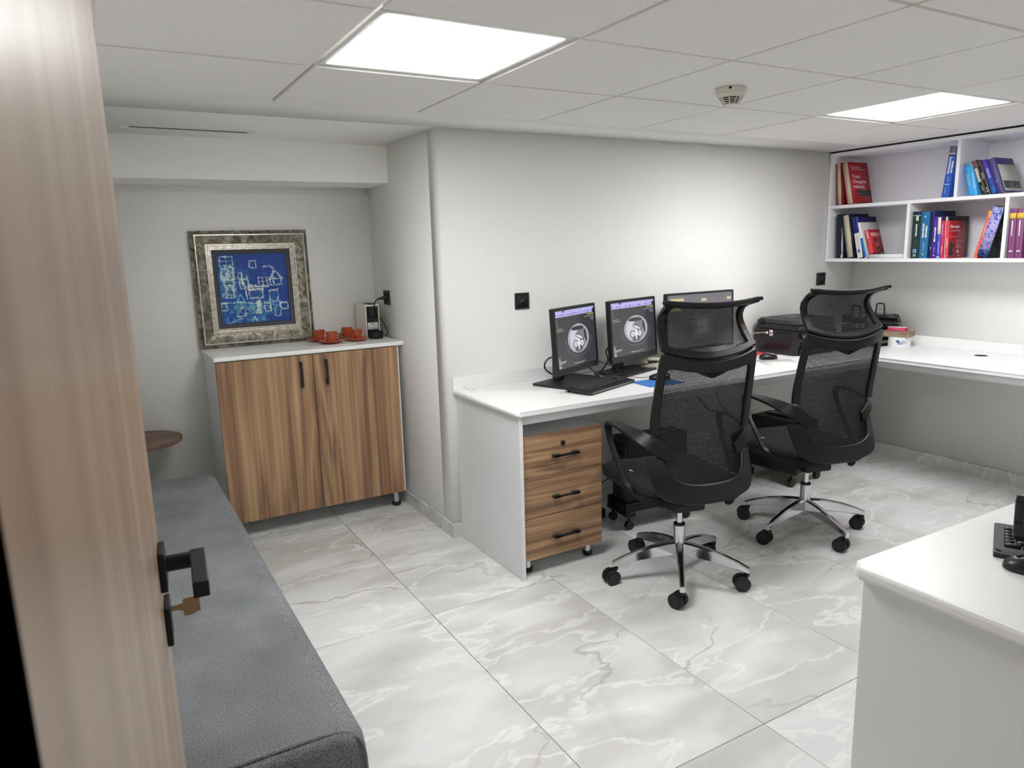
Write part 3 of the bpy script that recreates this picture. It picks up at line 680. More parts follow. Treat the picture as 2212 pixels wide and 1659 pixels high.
# ------------------------------------------------------------------ screens
def ct_screen(seed, nx=150, ny=118):
    yy, xx = np.mgrid[0:ny, 0:nx]; U = xx/(nx-1); V = yy/(ny-1); r_ = np.random.RandomState(seed)
    im = np.zeros((ny, nx, 3)); im[:] = hexc('3b3b3f')
    def put(m, c, a=1.):
        a_ = np.clip(m, 0, 1)[..., None]*a; im[:] = im*(1-a_)+hexc(c)*a_
    inr = lambda u0, u1, v0, v1: ((U >= u0) & (U <= u1) & (V >= v0) & (V <= v1)).astype(float)
    asp = nx/ny
    def ell(cu, cv, a, b, soft=.02, rot=0.):
        x = (U-cu)*1.37/1.5; y = (V-cv)/.97; x2 = x*math.cos(rot)+y*math.sin(rot); y2 = -x*math.sin(rot)+y*math.cos(rot)
        return np.clip((1-np.hypot(x2/a, y2/b))/soft, 0, 1)
    def ring(cu, cv, a, b, t): 
        d = np.hypot((U-cu)*1.37/1.5/a, (V-cv)/.97/b); return np.clip(1-np.abs(d-1)/t, 0, 1)
    put(inr(0, 1, 0, .035), 'b9b4ec'); put(inr(0, .97, .035, .105), 'c3bef2'); put(inr(.955, 1, .04, .11), '2a2d4a')
    for u in np.arange(.02, .95, .035): put(inr(u, u+.016, .055+.01*r_.rand(), .09), ('6b68b8', '3d3a7a', '8f8cd6')[r_.randint(3)], .8)
    for u in (.19, .42, .66, .82): put(inr(u, u+.006, .04, .105), '4c4a90')
    put(inr(.18, .24, .0, .03), '5a57b0')
    for v, u1 in ((.15, .04), (.18, .05), (.21, .03), (.24, .05), (.275, .03)): put(inr(.015, u1, v, v+.012), 'b9b9b4', .9)
    put(inr(.015, .15, .30, .315), 'd6c37a'); put(inr(.015, .19, .335, .347), 'cfd0cc', .9)
    put(inr(.82, .99, .125, .14), 'cdbb62'); put(inr(.74, .99, .165, .177), 'b9bcc0', .9); put(inr(.88, .99, .2, .21), '9fb0e0', .9); put(inr(.91, .99, .225, .235), 'b9bcc0', .9)
    for q, (v, u1) in enumerate(((.79, .07), (.82, .05), (.845, .06), (.87, .2), (.89, .17), (.91, .09), (.93, .06), (.95, .10), (.965, .08))): put(inr(.015, u1, v, v+.011), 'd6c37a' if q == 0 else 'c6c6c2', .85)
    put(inr(.42, .64, .955, .963), 'a9a9a9', .8); put(inr(.48, .52, .115, .125), '8d8d8d', .8)
    cu, cv = .55, .52
    put(ring(cu, cv+.01, .335, .335, .012), '55555a', .7); put(ring(cu, cv+.03, .30, .30, .012)*(V > .5), 'c4c4c8', .8)
    put(ell(cu, cv+.005, .255, .265, .02), 'c9c9d2'); put(ell(cu, cv+.005, .244, .254, .03), 'a2a2ae')
    put(ell(cu-.10, cv+.0, .12, .2, .05), 'cfcfda')                                  # liver
    put(ell(cu+.085, cv-.06, .125, .11, .05, .4), '7d7d88')                          # stomach
    put(ell(cu-.02, cv-.175, .15, .040, .1), '2c2c30'); put(ell(cu+.06, cv-.165, .09, .03, .2), '3a3a40')
    put(ell(cu+.185, cv-.02, .025, .14, .2, -.15), '2f2f34')
    put(ell(cu-.03, cv-.06, .05, .05, .3), '6f6f78'); put(ell(cu+.02, cv-.02, .10, .022, .3, .5), 'e6e6ee')
    put(ell(cu, cv+.20, .10, .055, .2), '5b5b62')
    for sx in (-1, 1):
        put(ell(cu+sx*.085, cv+.10, .062, .078, .1), '3a3a40'); put(ell(cu+sx*.083, cv+.10, .046, .062, .15), 'e2e2ea'); put(ell(cu+sx*.078, cv+.10, .016, .022, .3), '8b8b94')
    put(ell(cu, cv+.10, .034, .05, .15), 'f1f1f6'); put(ell(cu, cv+.145, .012, .016, .3), '2c2c30'); put(ell(cu+.005, cv+.035, .022, .022, .2), 'f4f4f8'); put(ell(cu, cv+.17, .02, .06, .3), 'd9d9e2')
    tb = np.abs(np.hypot((U-cu)*1.37/1.5, (V-(cv-.42))/1.1)-.78); put(np.clip(1-tb/.008, 0, 1)*(np.abs(U-cu) < .16)*(V > .75), 'c9c9cc', .9)
    return im
M_scr = paintmat('screen_image', .25, emit=.95)
M_pan = plain('monitor_black', '1a1b1e', .45)
def monitor(lab, base, head, w_, h_, zb, off, img, base_head=None, tilt=4, scr_mat=None, bz=(.016, .016, .032), col_dx=-.004, col_dy=.062):
    """head: direction the screen faces (deg, clockwise from +Y). local: -y is the viewer side"""
    t = thing('monitor', lab, 'monitor', (base[0], base[1], ZT), (0, 0, -math.radians(head-180)))
    bh = -math.radians((base_head if base_head is not None else head)-head)
    obj('base_plate', MB().prism(rrect(.183, .1025, .008, 3), 0, .012, 2).xf(Matrix.Rotation(bh, 4, 'Z')), M_pan, t)
    obj('stand_column', MB().prism(rrect(.034, .021, .012, 3, col_dx, col_dy), .012, zb-ZT+h_*.30, 2), M_pan, t)
    tm = Matrix.Translation((0, off, zb-ZT)) @ Matrix.Rotation(math.radians(-tilt), 4, 'X')
    hs = obj('screen_housing', MB().prism(rrect(w_/2, h_/2, .010, 3, 0, h_/2), 0, .022, 1).xf(tm), M_pan, t)
    obj('rear_housing', MB().box(-w_*.36, w_*.36, .022, .05, .04, h_-.05, .012, 2).xf(tm), M_pan, hs)
    bl, bt_, bb = bz
    bzm = MB()
    for x0, x1, z0, z1 in ((-w_/2, w_/2, 0, bb), (-w_/2, w_/2, h_-bt_, h_), (-w_/2, -w_/2+bl, bb, h_-bt_), (w_/2-bl, w_/2, bb, h_-bt_)): bzm.box(x0+.001, x1-.001, -.004, .001, z0+.001, z1-.001, .0008, 1)
    obj('bezel', bzm.xf(tm), M_pan, hs)
    raster_plane('screen', img, lambda u, v: tm @ Vector((-w_/2+bl+(w_-2*bl)*u, -.0012, h_-bt_-(h_-bt_-bb)*v)), scr_mat or M_scr, hs)
    return t
m1 = monitor('square black monitor with a body scan at the left end of the desk', (.618, -.188), 154.4, .435, .342, .861, -.062, ct_screen(1), 160.5)
m2 = monitor('black monitor with a body scan, second from the left on the desk', (1.062, -.128), 164, .440, .340, .872, -.055, ct_screen(2), 162)
w3 = np.zeros((40, 90, 3)); w3[:] = hexc('77757a')
w3[:, :] *= (1.0+.0*np.linspace(0, 1, 40))[:, None, None]
for v, u0, u1 in ((3, 4, 22), (7, 4, 22), (10, 4, 18), (4, 46, 53), (4, 82, 88)): w3[v:v+2, u0:u1] = hexc('d9c9a0')
w3[16:34, 34:62] = hexc('8d8d95'); w3[19:30, 40:56] = hexc('b4b4bd')
m3 = monitor('wide black monitor with a grey screen behind the front office chair', (1.575, -.135), 180, .537, .335, .888, -.045, w3, 180, 2, None, (.012, .012, .016))

# ------------------------------------------------------------------ keyboards and mice
M_legend = plain('legend_grey', 'a9acb2', .6)
M_key = plain('key_black', '1d1e21', .5)
def keyboard(lab, loc, rotz, w_=.44, d_=.155, tilt=4):
    t = thing('keyboard', lab, 'keyboard', loc, (0, 0, rotz))
    tm = Matrix.Translation((0, -d_/2, .003)) @ Matrix.Rotation(math.radians(tilt), 4, 'X') @ Matrix.Translation((0, d_/2, 0))
    obj('case', MB().prism(rrect(w_/2, d_/2, .012, 3), .0, .012, 2).xf(tm), M_black, t)
    obj('front_edge', MB().box(-w_/2+.01, w_/2-.01, -d_/2-.0006, -d_/2+.002, .004, .011).xf(tm), plain('edge_grey', '6b6d70', .4), t)
    kx = MB(); u_ = .0188; rows = [(.058, 15, .0155), (.036, 15, .0165), (.017, 14, .0165), (-.002, 13, .0165), (-.021, 12, .0165), (-.040, 8, .0165)]
    ky = []
    for r_, (yy_, n_, dp) in enumerate(rows):
        tot = 15*u_; x = -w_/2+.014; wd = tot/n_
        for c in range(n_):
            w2 = wd*(1 if not (r_ == 5 and c == 3) else 1)
            ky.append((x+wd/2, yy_, wd-.003, dp-.003)); x += wd
        for c in range(3): ky.append((-w_/2+.014+tot+.008+u_*(c+.5), yy_, u_-.003, dp-.003)) if not (r_ == 3) else None
        for c in range(4): ky.append((-w_/2+.014+tot+.008+3*u_+.008+u_*(c+.5), yy_, u_-.003, dp-.003)) if r_ > 0 else None
    for x, y, a, b_ in ky:
        if x+a/2 > w_/2-.004: continue
        k = obj('key', MB().loft([[(px*a/2, py*b_/2, 0) for px, py in ((-1, -1), (1, -1), (1, 1), (-1, 1))], [(px*(a/2-.0018), py*(b_/2-.0016), .005) for px, py in ((-1, -1), (1, -1), (1, 1), (-1, 1))]]), M_key, t)
        k.matrix_local = tm @ Matrix.Translation((x, y, .012))
    lg = MB()
    for x, y, a, b_ in ky:
        if x+a/2 < w_/2-.004: lg.box(x-a*.28, x-a*.28+.004, y+b_*.05, y+b_*.05+.0042, .0171, .0173)
    obj('key_legend', lg.xf(tm), M_legend, t, label='pale key legends')
    for sx in (-1, 1): obj('foot', MB().box(sx*w_*.42-.015, sx*w_*.42+.015, d_/2-.018, d_/2-.012, 0, .013, .001, 1), M_black, t)
    return t
def mouse(lab, loc, rotz, wheel=True, s=1.):
    t = thing('mouse', lab, 'computer mouse', loc, (0, 0, rotz))
    rg = []
    for z, k in ((0, .9), (.004, .99), (.010, 1.0), (.018, .96), (.026, .82), (.032, .6), (.036, .3), (.0368, .05)):
        zz = z*s
        rg.append([(math.copysign(abs(math.cos(a))**.85, math.cos(a))*.031*k*s, (math.copysign(abs(math.sin(a))**.85, math.sin(a))*.057*(.55+.45*k)*k**.3-.004*(z/.036))*s, zz-(.006*s*max(0, math.sin(a))*(z/.036))) for a in [2*PI*i/28 for i in range(28)]])
    obj('shell', MB().loft(rg), plain('mouse_shell', '141518', .35), t)
    obj('wheel', MB().cyl((-.003*s, .028*s, .0265*s), (.003*s, .028*s, .0265*s), .006*s, 12), M_grid if wheel else M_black, t)
    return t
keyboard('black keyboard in front of the left monitor', (.664, -.405, ZT), math.radians(20.5), .42, .165)
mp_ = tag(obj('mouse_pad', MB().prism(rrect(.110, .085, .012, 4), 0, .003, 2), M_blue), 'blue mouse pad beside the left keyboard', 'mouse pad')
mp_.location = (.972, -.488, ZT); mp_.rotation_euler = (0, 0, -.06)
mouse('black mouse on the blue mouse pad', (1.035, -.430, ZT+.003), math.radians(62))
mouse('black mouse on red papers beside the printer', (2.005, -.315, ZT+.0), math.radians(-112))
cab = lambda n_, lab, pts, r=.0025, mat=None: tag(obj(n_, MB().tube(pts, r, 6, 6), mat or M_black), lab, 'cable')
cab('keyboard_cable', 'thin black cable from the left keyboard to the mouse pad', [(.86, -.262, ZT+.016), (.91, -.24, ZT+.02), (.96, -.30, ZT+.006), (1.0, -.345, ZT+.003), (1.025, -.372, ZT+.016)], .0016)
cab('monitor_cable', 'black cable looping behind the left side of the left monitor', [(.60, -.115, ZT+.13), (.555, -.10, ZT+.125), (.530, -.095, ZT+.10), (.530, -.095, ZT+.07), (.555, -.10, ZT+.045), (.585, -.10, ZT+.03)], .0045)
cab('monitor_cable', 'black cable sagging between the two scan monitors', [(1.02, -.05, ZT+.17), (.965, -.06, ZT+.12), (.93, -.12, ZT+.075), (.86, -.16, ZT+.035), (.80, -.19, ZT+.018)], .0045)
cab('monitor_cable', 'thin black cable curving below the second monitor', [(.80, -.10, ZT+.10), (.86, -.13, ZT+.08), (.93, -.16, ZT+.05), (.965, -.19, ZT+.016), (1.0, -.245, ZT+.003)], .0025)
cab('monitor_cable', 'short thick black cable under the left monitor', [(.74, -.17, ZT+.075), (.78, -.19, ZT+.045), (.81, -.22, ZT+.006), (.835, -.235, ZT+.005)], .005)
tw = tag(obj('twist_tie', MB().tube([(.070, -.040, ZT+.022), (.080, -.055, ZT+.008), (.093, -.070, ZT+.0015), (.105, -.078, ZT+.001), (.122, -.068, ZT+.001), (.130, -.056, ZT+.001), (.122, -.056, ZT+.002), (.108, -.070, ZT+.002)], .0008, 6, 6), plain('wire_grey', 'a9abad', .4)), 'thin curled grey wire lying on the empty left end of the desk', 'wire')

# desk phone behind the second monitor
tp = thing('desk_phone', 'beige desk phone behind the second monitor', 'telephone', (1.305, -.135, ZT), (0, 0, math.radians(-52)))
M_ph = plain('phone_beige', 'c9c2b2', .5)
obj('body', MB().prism([(-.10, 0), (.10, 0), (.10, .055), (-.10, .018)], -.085, .085, 1), M_ph, tp)
hs_ = MB(); hs_.box(-.105, .105, -.082, -.042, .050, .066, .007, 2); hs_.box(-.105, -.065, -.082, -.042, .030, .056, .006, 2); hs_.box(.065, .105, -.082, -.042, .044, .056, .004, 2)
obj('handset', hs_, M_ph, tp)
kk = MB()
for a in range(4):
    for b_ in range(3): 
        x = -.055+.028*a; kk.box(x-.010, x+.010, -.018+.030*b_-.010, -.018+.030*b_+.010, .018+.037*(x+.10)/.2, .0225+.037*(x+.10)/.2, .001, 1)
obj('keypad', kk, M_black, tp, label='black keys')

# ------------------------------------------------------------------ printer
pr_ = thing('printer', 'black all-in-one printer on the desk near the right corner', 'printer', (2.40, -.19, ZT))
M_prn = plain('printer_black', '17181c', .4); M_prt = plain('printer_lid', '3b3a3c', .45)
def rbox(hx, hy, r, z0, z1, inset=0.): return MB().loft([[(x, y, z) for x, y in rrect(hx-i_, hy-i_, r, 6)] for z, i_ in ((z0, .004), (z0+.006, 0), (z1-.004, inset), (z1, inset+.004))])
obj('lower_body', rbox(.200, .160, .035, .004, .155), M_prn, pr_)
obj('scanner_unit', rbox(.200, .160, .035, .156, .186), M_prn, pr_)
ld = obj('lid', rbox(.190, .152, .035, .188, .222), M_prt, pr_)
obj('feeder_cover', MB().box(-.12, .15, -.05, .11, .222, .2255, .002, 1), M_prt, ld)
obj('hinge', MB().box(-.203, -.190, .10, .14, .188, .212, .003, 1), M_prn, pr_)
cpn = obj('control_panel', MB().prism([(-.1605, .140), (-.195, .088), (-.200, .094), (-.168, .150)], -.165, .165, 0), M_prn, pr_)
obj('power_button', MB().lathe([(.007, 0), (.007, .001), (.0055, .0012), (.0055, 0)], 16, cap=False).xf(Matrix.Translation((-.13, -.190, .110)) @ Matrix.Rotation(1.0, 4, 'X')), M_txtw, cpn, label='white ring button')
obj('output_slot', MB().box(-.16, .16, -.1615, -.150, .045, .085), M_dark, pr_, label='black paper slot')
obj('paper_tray', MB().box(-.165, .165, -.185, -.155, .004, .044, .008, 2), M_prn, pr_)
obj('side_grip', MB().box(-.2012, -.196, -.09, -.02, .135, .147), M_dark, pr_)
obj('sticker', MB().box(-.2012, -.2, .015, .040, .112, .150), plain('sticker_white', 'e8dcdc', .6), pr_, label='small white sticker with a red mark')
obj('sticker_mark', MB().lathe([(.007, 0), (.007, .0004), (0, .0004)], 16).xf(Matrix.Translation((-.2012, .0275, .133)) @ Matrix.Rotation(-PI/2, 4, 'Y')), plain('mark_red', 'b0303a', .6), pr_)
obj('badge', MB().lathe([(.006, 0), (.006, .0006), (0, .0006)], 14).xf(Matrix.Translation((-.1875, -.1475, .066)) @ Matrix.Rotation(-.8, 4, 'Z') @ Matrix.Rotation(PI/2, 4, 'X')), M_txtw, pr_, label='small white round badge')
obj('badge', MB().box(-.009, .009, -.0004, .0004, -.0035, .0035).xf(Matrix.Translation((-.1875, -.1475, .052)) @ Matrix.Rotation(-.8, 4, 'Z')), plain('badge_blue', '8fa6d8', .6), pr_)
nc = thing('network_cable', 'beige network cable plugged into the printer side', 'cable', (2.195, -.13, .928))
M_net_c = plain('cable_beige', 'a59b84', .5)
obj('plug', MB().box(-.006, .002, -.012, .004, -.006, .006, .001, 1), M_txtw, nc)
obj('cord', MB().tube([(-.006, .0, 0), (-.02, .03, -.002), (-.04, .065, -.008), (-.06, .09, -.02), (-.09, .098, -.06), (-.11, .1, -.1), (-.15, .102, -.128)], .0034, 8, 6), M_net_c, nc)
cab('mouse_cable', 'thin black mouse cable arching in front of the printer', [(2.032, -.260, ZT+.014), (2.05, -.21, ZT+.05), (2.03, -.15, ZT+.085), (1.97, -.10, ZT+.07), (1.93, -.07, ZT+.02), (1.91, -.05, ZT+.003)], .0015)
def sheet(n_, lab, c, wx, wy, rz, mat, z=ZT, th=.002):
    o = tag(obj(n_, MB().box(-wx/2, wx/2, -wy/2, wy/2, 0, th), mat), lab, 'paper'); o.location = (c[0], c[1], z); o.rotation_euler = (0, 0, rz); return o
M_redp = plain('paper_red', 'c4464c', .7); M_pinkp = plain('paper_pink', 'dfa9a6', .7)
sheet('leaflet', 'red leaflet under the mouse beside the printer', (2.075, -.175), .15, .21, .5, M_redp)
sheet('leaflet', 'pale pink leaflet lying on the red one beside the printer', (2.085, -.165), .10, .20, -.95, M_pinkp, ZT+.0022)
sheet('leaflet', 'second red leaflet against the printer side', (2.120, -.110), .11, .17, -.25, M_redp, ZT+.0044)
sheet('paper_sheet', 'white paper sheet on the desk between the two office chairs', (1.93, -.48), .21, .297, -.5, M_paper, ZT, .001)

# ------------------------------------------------------------------ letter trays, round box, cartons
lt = thing('letter_tray', 'black wire-mesh letter tray stack in the right desk corner', 'letter tray', (3.035, -.285, ZT), (0, 0, 0))
M_wire = plain('wire_black', '121214', .45)
for q in range(3):
    z = .012+.070*q
    fr = MB(); c_ = [(-.125, -.135, z), (.125, -.135, z), (.125, .12, z), (-.125, .12, z)]
    fr.tube(c_, .0035, 6, 0, True); fr.tube([(x, y+(.02 if y < 0 else 0), z+.045) for x, y, z in c_], .0035, 6, 0, True)
    for x, y, _ in c_: fr.tube([(x, y, z), (x, y+(.02 if y < 0 else 0), z+.045)], .0035, 6, 0)
    tr = obj('tray', fr, M_wire, lt)
    me_ = MB().box(-.124, .124, -.134, .119, z-.001, z+.001); me_.box(-.1255, -.1245, -.115, .119, z, z+.038); me_.box(.1245, .1255, -.115, .119, z, z+.038)
    obj('mesh_panel', me_, M_wire, tr)
pst = MB()
for sx in (-1, 1): pst.tube([(sx*.131, .06, .0), (sx*.131, .05, .235), (sx*.131, .035, .264), (sx*.131, .005, .264), (sx*.131, -.01, .235), (sx*.131, -.02, .0)], .0045, 8, 4)
obj('handle_frame', pst, M_wire, lt)
tag(obj('paper_stack', MB().box(2.93, 3.13, -.39, -.18, ZT+.0135, ZT+.024), M_paper), 'white papers in the bottom letter tray', 'paper')
rb = thing('round_tub', 'white round tub with blue print beside the letter trays', 'tub', (3.045, -.492, ZT))
obj('tub_wall', MB().lathe([(.064, 0), (.067, .002), (.067, .066), (.064, .069), (0, .069)], 40), plain('tub_white', 'e9ecef', .3), rb)
blu = MB()
for da, z, a_, b_ in ((.0, .042, .010, .004), (.0, .042, .004, .010), (.16, .033, .012, .002), (.22, .026, .014, .0015), (.06, .025, .010, .0015), (-.13, .045, .004, .004)):
    e = MB().box(-.0676, -.0668, -a_, a_, z-b_, z+b_); e.xf(Matrix.Rotation(.45+da, 4, 'Z')); blu.add(e.bm)
gr = MB()
for da, z, a_, b_ in ((1.0, .044, .014, .006), (1.05, .034, .017, .003), (1.1, .026, .010, .0015)):
    e = MB().box(-.0676, -.0668, -a_, a_, z-b_, z+b_); e.xf(Matrix.Rotation(da-.1, 4, 'Z')); gr.add(e.bm)
obj('blue_print', blu, plain('print_blue', '3c5a9a', .5), rb); obj('grey_print', gr, plain('print_grey', 'c9ccd2', .5), rb)
def carton(n_, lab, cat, c, wx, wy, h, rz, mat):
    o = tag(obj(n_, MB().box(-wx/2, wx/2, -wy/2, wy/2, 0, h, .001, 1), mat), lab, cat); o.location = c; o.rotation_euler = (0, 0, rz); return o
carton('cardboard_pack', 'flat brown cardboard pack lying on the round tub', 'box', (3.045, -.484, ZT+.0692), .115, .160, .030, .25, M_card)
carton('cardboard_sheet', 'thin brown cardboard sheet on the cardboard pack', 'cardboard', (3.045, -.478, ZT+.0995), .115, .170, .006, .05, M_card)
pk = carton('medicine_box', 'small pink and white medicine box on top of the cardboard', 'box', (3.040, -.478, ZT+.1058), .052, .110, .024, .35, plain('box_pink', 'd0245c', .5))
obj('box_lid', MB().box(-.0262, .0262, -.0552, .0552, .0235, .0248), M_paper, pk, label='white top face')
obj('box_print', MB().box(-.0266, -.0260, -.045, .03, .014, .016).box(-.0266, -.0260, -.045, .01, .007, .009), M_txtp, pk)

# ------------------------------------------------------------------ under the desk
pcm = thing('computer_tower', 'black computer tower on a rolling stand behind the front office chair', 'computer', (1.02, -.37, 0), (0, 0, math.radians(-6)))
obj('case', MB().box(-.19, .20, -.072, .072, .145, .495, .004, 2), M_blackm, pcm)
bk = obj('rear_plate', MB().box(-.1915, -.189, -.066, .066, .15, .49), plain('rear_grey', '55575a', .4, metal=.6), pcm, label='grey metal rear plate with ports')
pt = MB()
for z0, z1, y0, y1 in ((.40, .475, -.055, .055), (.33, .385, -.058, -.01), (.33, .36, .0, .03), (.30, .32, -.05, -.03), (.30, .32, -.02, 0), (.27, .285, -.05, .0), (.17, .18, -.055, .055), (.19, .20, -.055, .055), (.21, .22, -.055, .055), (.23, .24, -.055, .055)): pt.box(-.1925, -.190, y0, y1, z0, z1)
obj('port', pt, M_dark, bk)
obj('power_plug', MB().box(-.235, -.192, -.05, -.015, .34, .37, .006, 2), M_black, pcm)
sdn = obj('rolling_stand', MB().box(-.21, .22, -.090, .090, .10, .122, .006, 2).box(-.21, .22, -.094, -.086, .10, .15, .003, 1).box(-.21, .22, .086, .094, .10, .15, .003, 1).box(.16, .22, -.10, .10, .075, .10, .004, 1).box(-.21, -.15, -.10, .10, .075, .10, .004, 1), M_blackm, pcm)
def small_caster(p, par, r=.024):
    c = MB(); c.cyl((p[0], p[1]-.011, r), (p[0], p[1]+.011, r), r, 16); c.cyl((p[0], p[1], r), (p[0], p[1], .08), .008, 10); obj('caster', c, M_black, par)
for x in (-.18, .19):
    for y in (-.08, .08): small_caster((x, y), sdn)
pc2 = thing('computer_tower', 'slim black computer on a rolling stand behind the rear office chair', 'computer', (2.20, -.27, 0), (0, 0, math.radians(4)))
obj('case', MB().box(-.10, .10, -.19, .15, .135, .405, .004, 2), M_blackm, pc2)
obj('front_panel', MB().box(-.095, .095, -.196, -.19, .14, .40, .002, 1), M_black, pc2)
s2_ = obj('rolling_stand', MB().box(-.13, .16, -.20, .16, .085, .125, .006, 2).box(-.14, -.11, -.22, .18, .085, .20, .006, 1), M_blackm, pc2)
for x in (-.11, .15):
    for y in (-.17, .14): small_caster((x, y), s2_, .028)
obj('lid_ledge', MB().box(-.02, .10, -.12, .1, .405, .418, .003, 1), M_black, pc2)
ub = thing('cardboard_box', 'small tan cardboard box on the floor behind the rear computer', 'box', (2.47, -.13, 0), (0, 0, .2))
obj('body', MB().box(-.09, .09, -.08, .08, .001, .13, .002, 1), plain('carton_tan', 'c2a06c', .8), ub)
obj('flap', MB().box(-.09, .09, -.002, .002, -.08, 0).xf(Matrix.Translation((0, -.08, .13)) @ Matrix.Rotation(2.4, 4, 'X')), plain('carton_tan2', 'b8955f', .8), ub)
def hang(lab, pts, r=.003): return cab('power_cable', lab, pts, r)
hang('black cable drooping behind the drawer pedestal, upper one', [(.80, -.36, .36), (.74, -.30, .33), (.62, -.20, .33), (.56, -.10, .42), (.55, -.02, .60)], .004)
hang('black cable hanging in a loop beside the drawer pedestal', [(.86, -.30, .30), (.78, -.25, .22), (.66, -.18, .18), (.58, -.1, .22), (.56, -.05, .30)], .003)
hang('thin black cable hanging down behind the front chair seat', [(.79, -.20, .40), (.76, -.16, .28), (.73, -.16, .17), (.70, -.16, .09), (.72, -.2, .003)], .003)
hang('coil of black cable on the floor beside the drawer pedestal', [(.72, -.22, .12), (.66, -.24, .05), (.60, -.26, .006), (.64, -.30, .005), (.71, -.29, .02), (.73, -.24, .08), (.69, -.20, .11), (.66, -.22, .06), (.70, -.27, .005)], .007)
ad = tag(obj('power_adapter', MB().box(-.045, .045, -.035, .035, .001, .055, .008, 2), M_blackm), 'black power adapter on the floor by the front computer', 'adapter'); ad.location = (.79, -.19, 0)
ws_ = thing('power_strip', 'black power outlet block under the desk above the drawer pedestal', 'socket', (.52, -.02, .70))
obj('case', MB().box(-.035, .035, -.030, .018, -.05, .05, .004, 1), M_black, ws_)
obj('indicator', MB().box(-.022, -.016, -.032, -.029, -.02, .02), plain('led_grey', '8b8e92', .4), ws_)
hang('thin black cable running down the wall behind the rear chair', [(1.86, -.012, .70), (1.90, -.014, .52), (2.00, -.02, .40), (2.12, -.06, .37), (2.19, -.10, .36)], .003)
hang('black cable sagging from the rear computer to the left', [(2.13, -.08, .33), (2.05, -.05, .36), (1.95, -.03, .42), (1.82, -.02, .45), (1.70, -.015, .58)], .004)

# ------------------------------------------------------------------ office chairs
def interp(tab, z):
    for a, b_ in zip(tab, tab[1:]):
        if z <= b_[0] or b_ is tab[-1]:
            t = (z-a[0])/(b_[0]-a[0]); return [a[i]+(b_[i]-a[i])*t for i in range(1, len(a))]
def smooth_tab(tab, n=10):
    P = catmull([Vector((r[0], r[1], r[2])) for r in tab], n); return [(p.x, p.y, p.z) for p in P]
BACK = smooth_tab([(.500, -.205, .205), (.620, -.160, .222), (.760, -.158, .228), (.900, -.182, .225), (1.085, -.222, .214)])
HEAD = smooth_tab([(0, -.222, .213), (.28, -.172, .203), (.60, -.142, .194), (.84, -.172, .187), (1.0, -.240, .188)])
def BS(s, t):
    z = .5+.585*t; y, w_ = interp(BACK, z); k = 1-s*s
    return Vector((s*w_, y-.046*k, z-.040*k*max(0, t-.3)/.7))
def HS(s, t):
    y, w_ = interp(HEAD, min(1, max(0, t))); k = max(0, 1-s*s); z = 1.089+.187*t
    return Vector((s*w_, y-(.046-.016*t)*k-(.02*max(0, abs(s)-1)), z-(.040*(1-t)+.010*t)*k))
def path_lin(pts, n):
    out = []
    for (a, b_) in zip(pts, pts[1:]):
        for i in range(n): out.append((a[0]+(b_[0]-a[0])*i/n, a[1]+(b_[1]-a[1])*i/n))
    out.append(pts[-1]); return out
def arc(cx, cy, rx, ry, a0, a1, n=5): return [(cx+rx*math.cos(a0+(a1-a0)*i/n), cy+ry*math.sin(a0+(a1-a0)*i/n)) for i in range(n+1)]

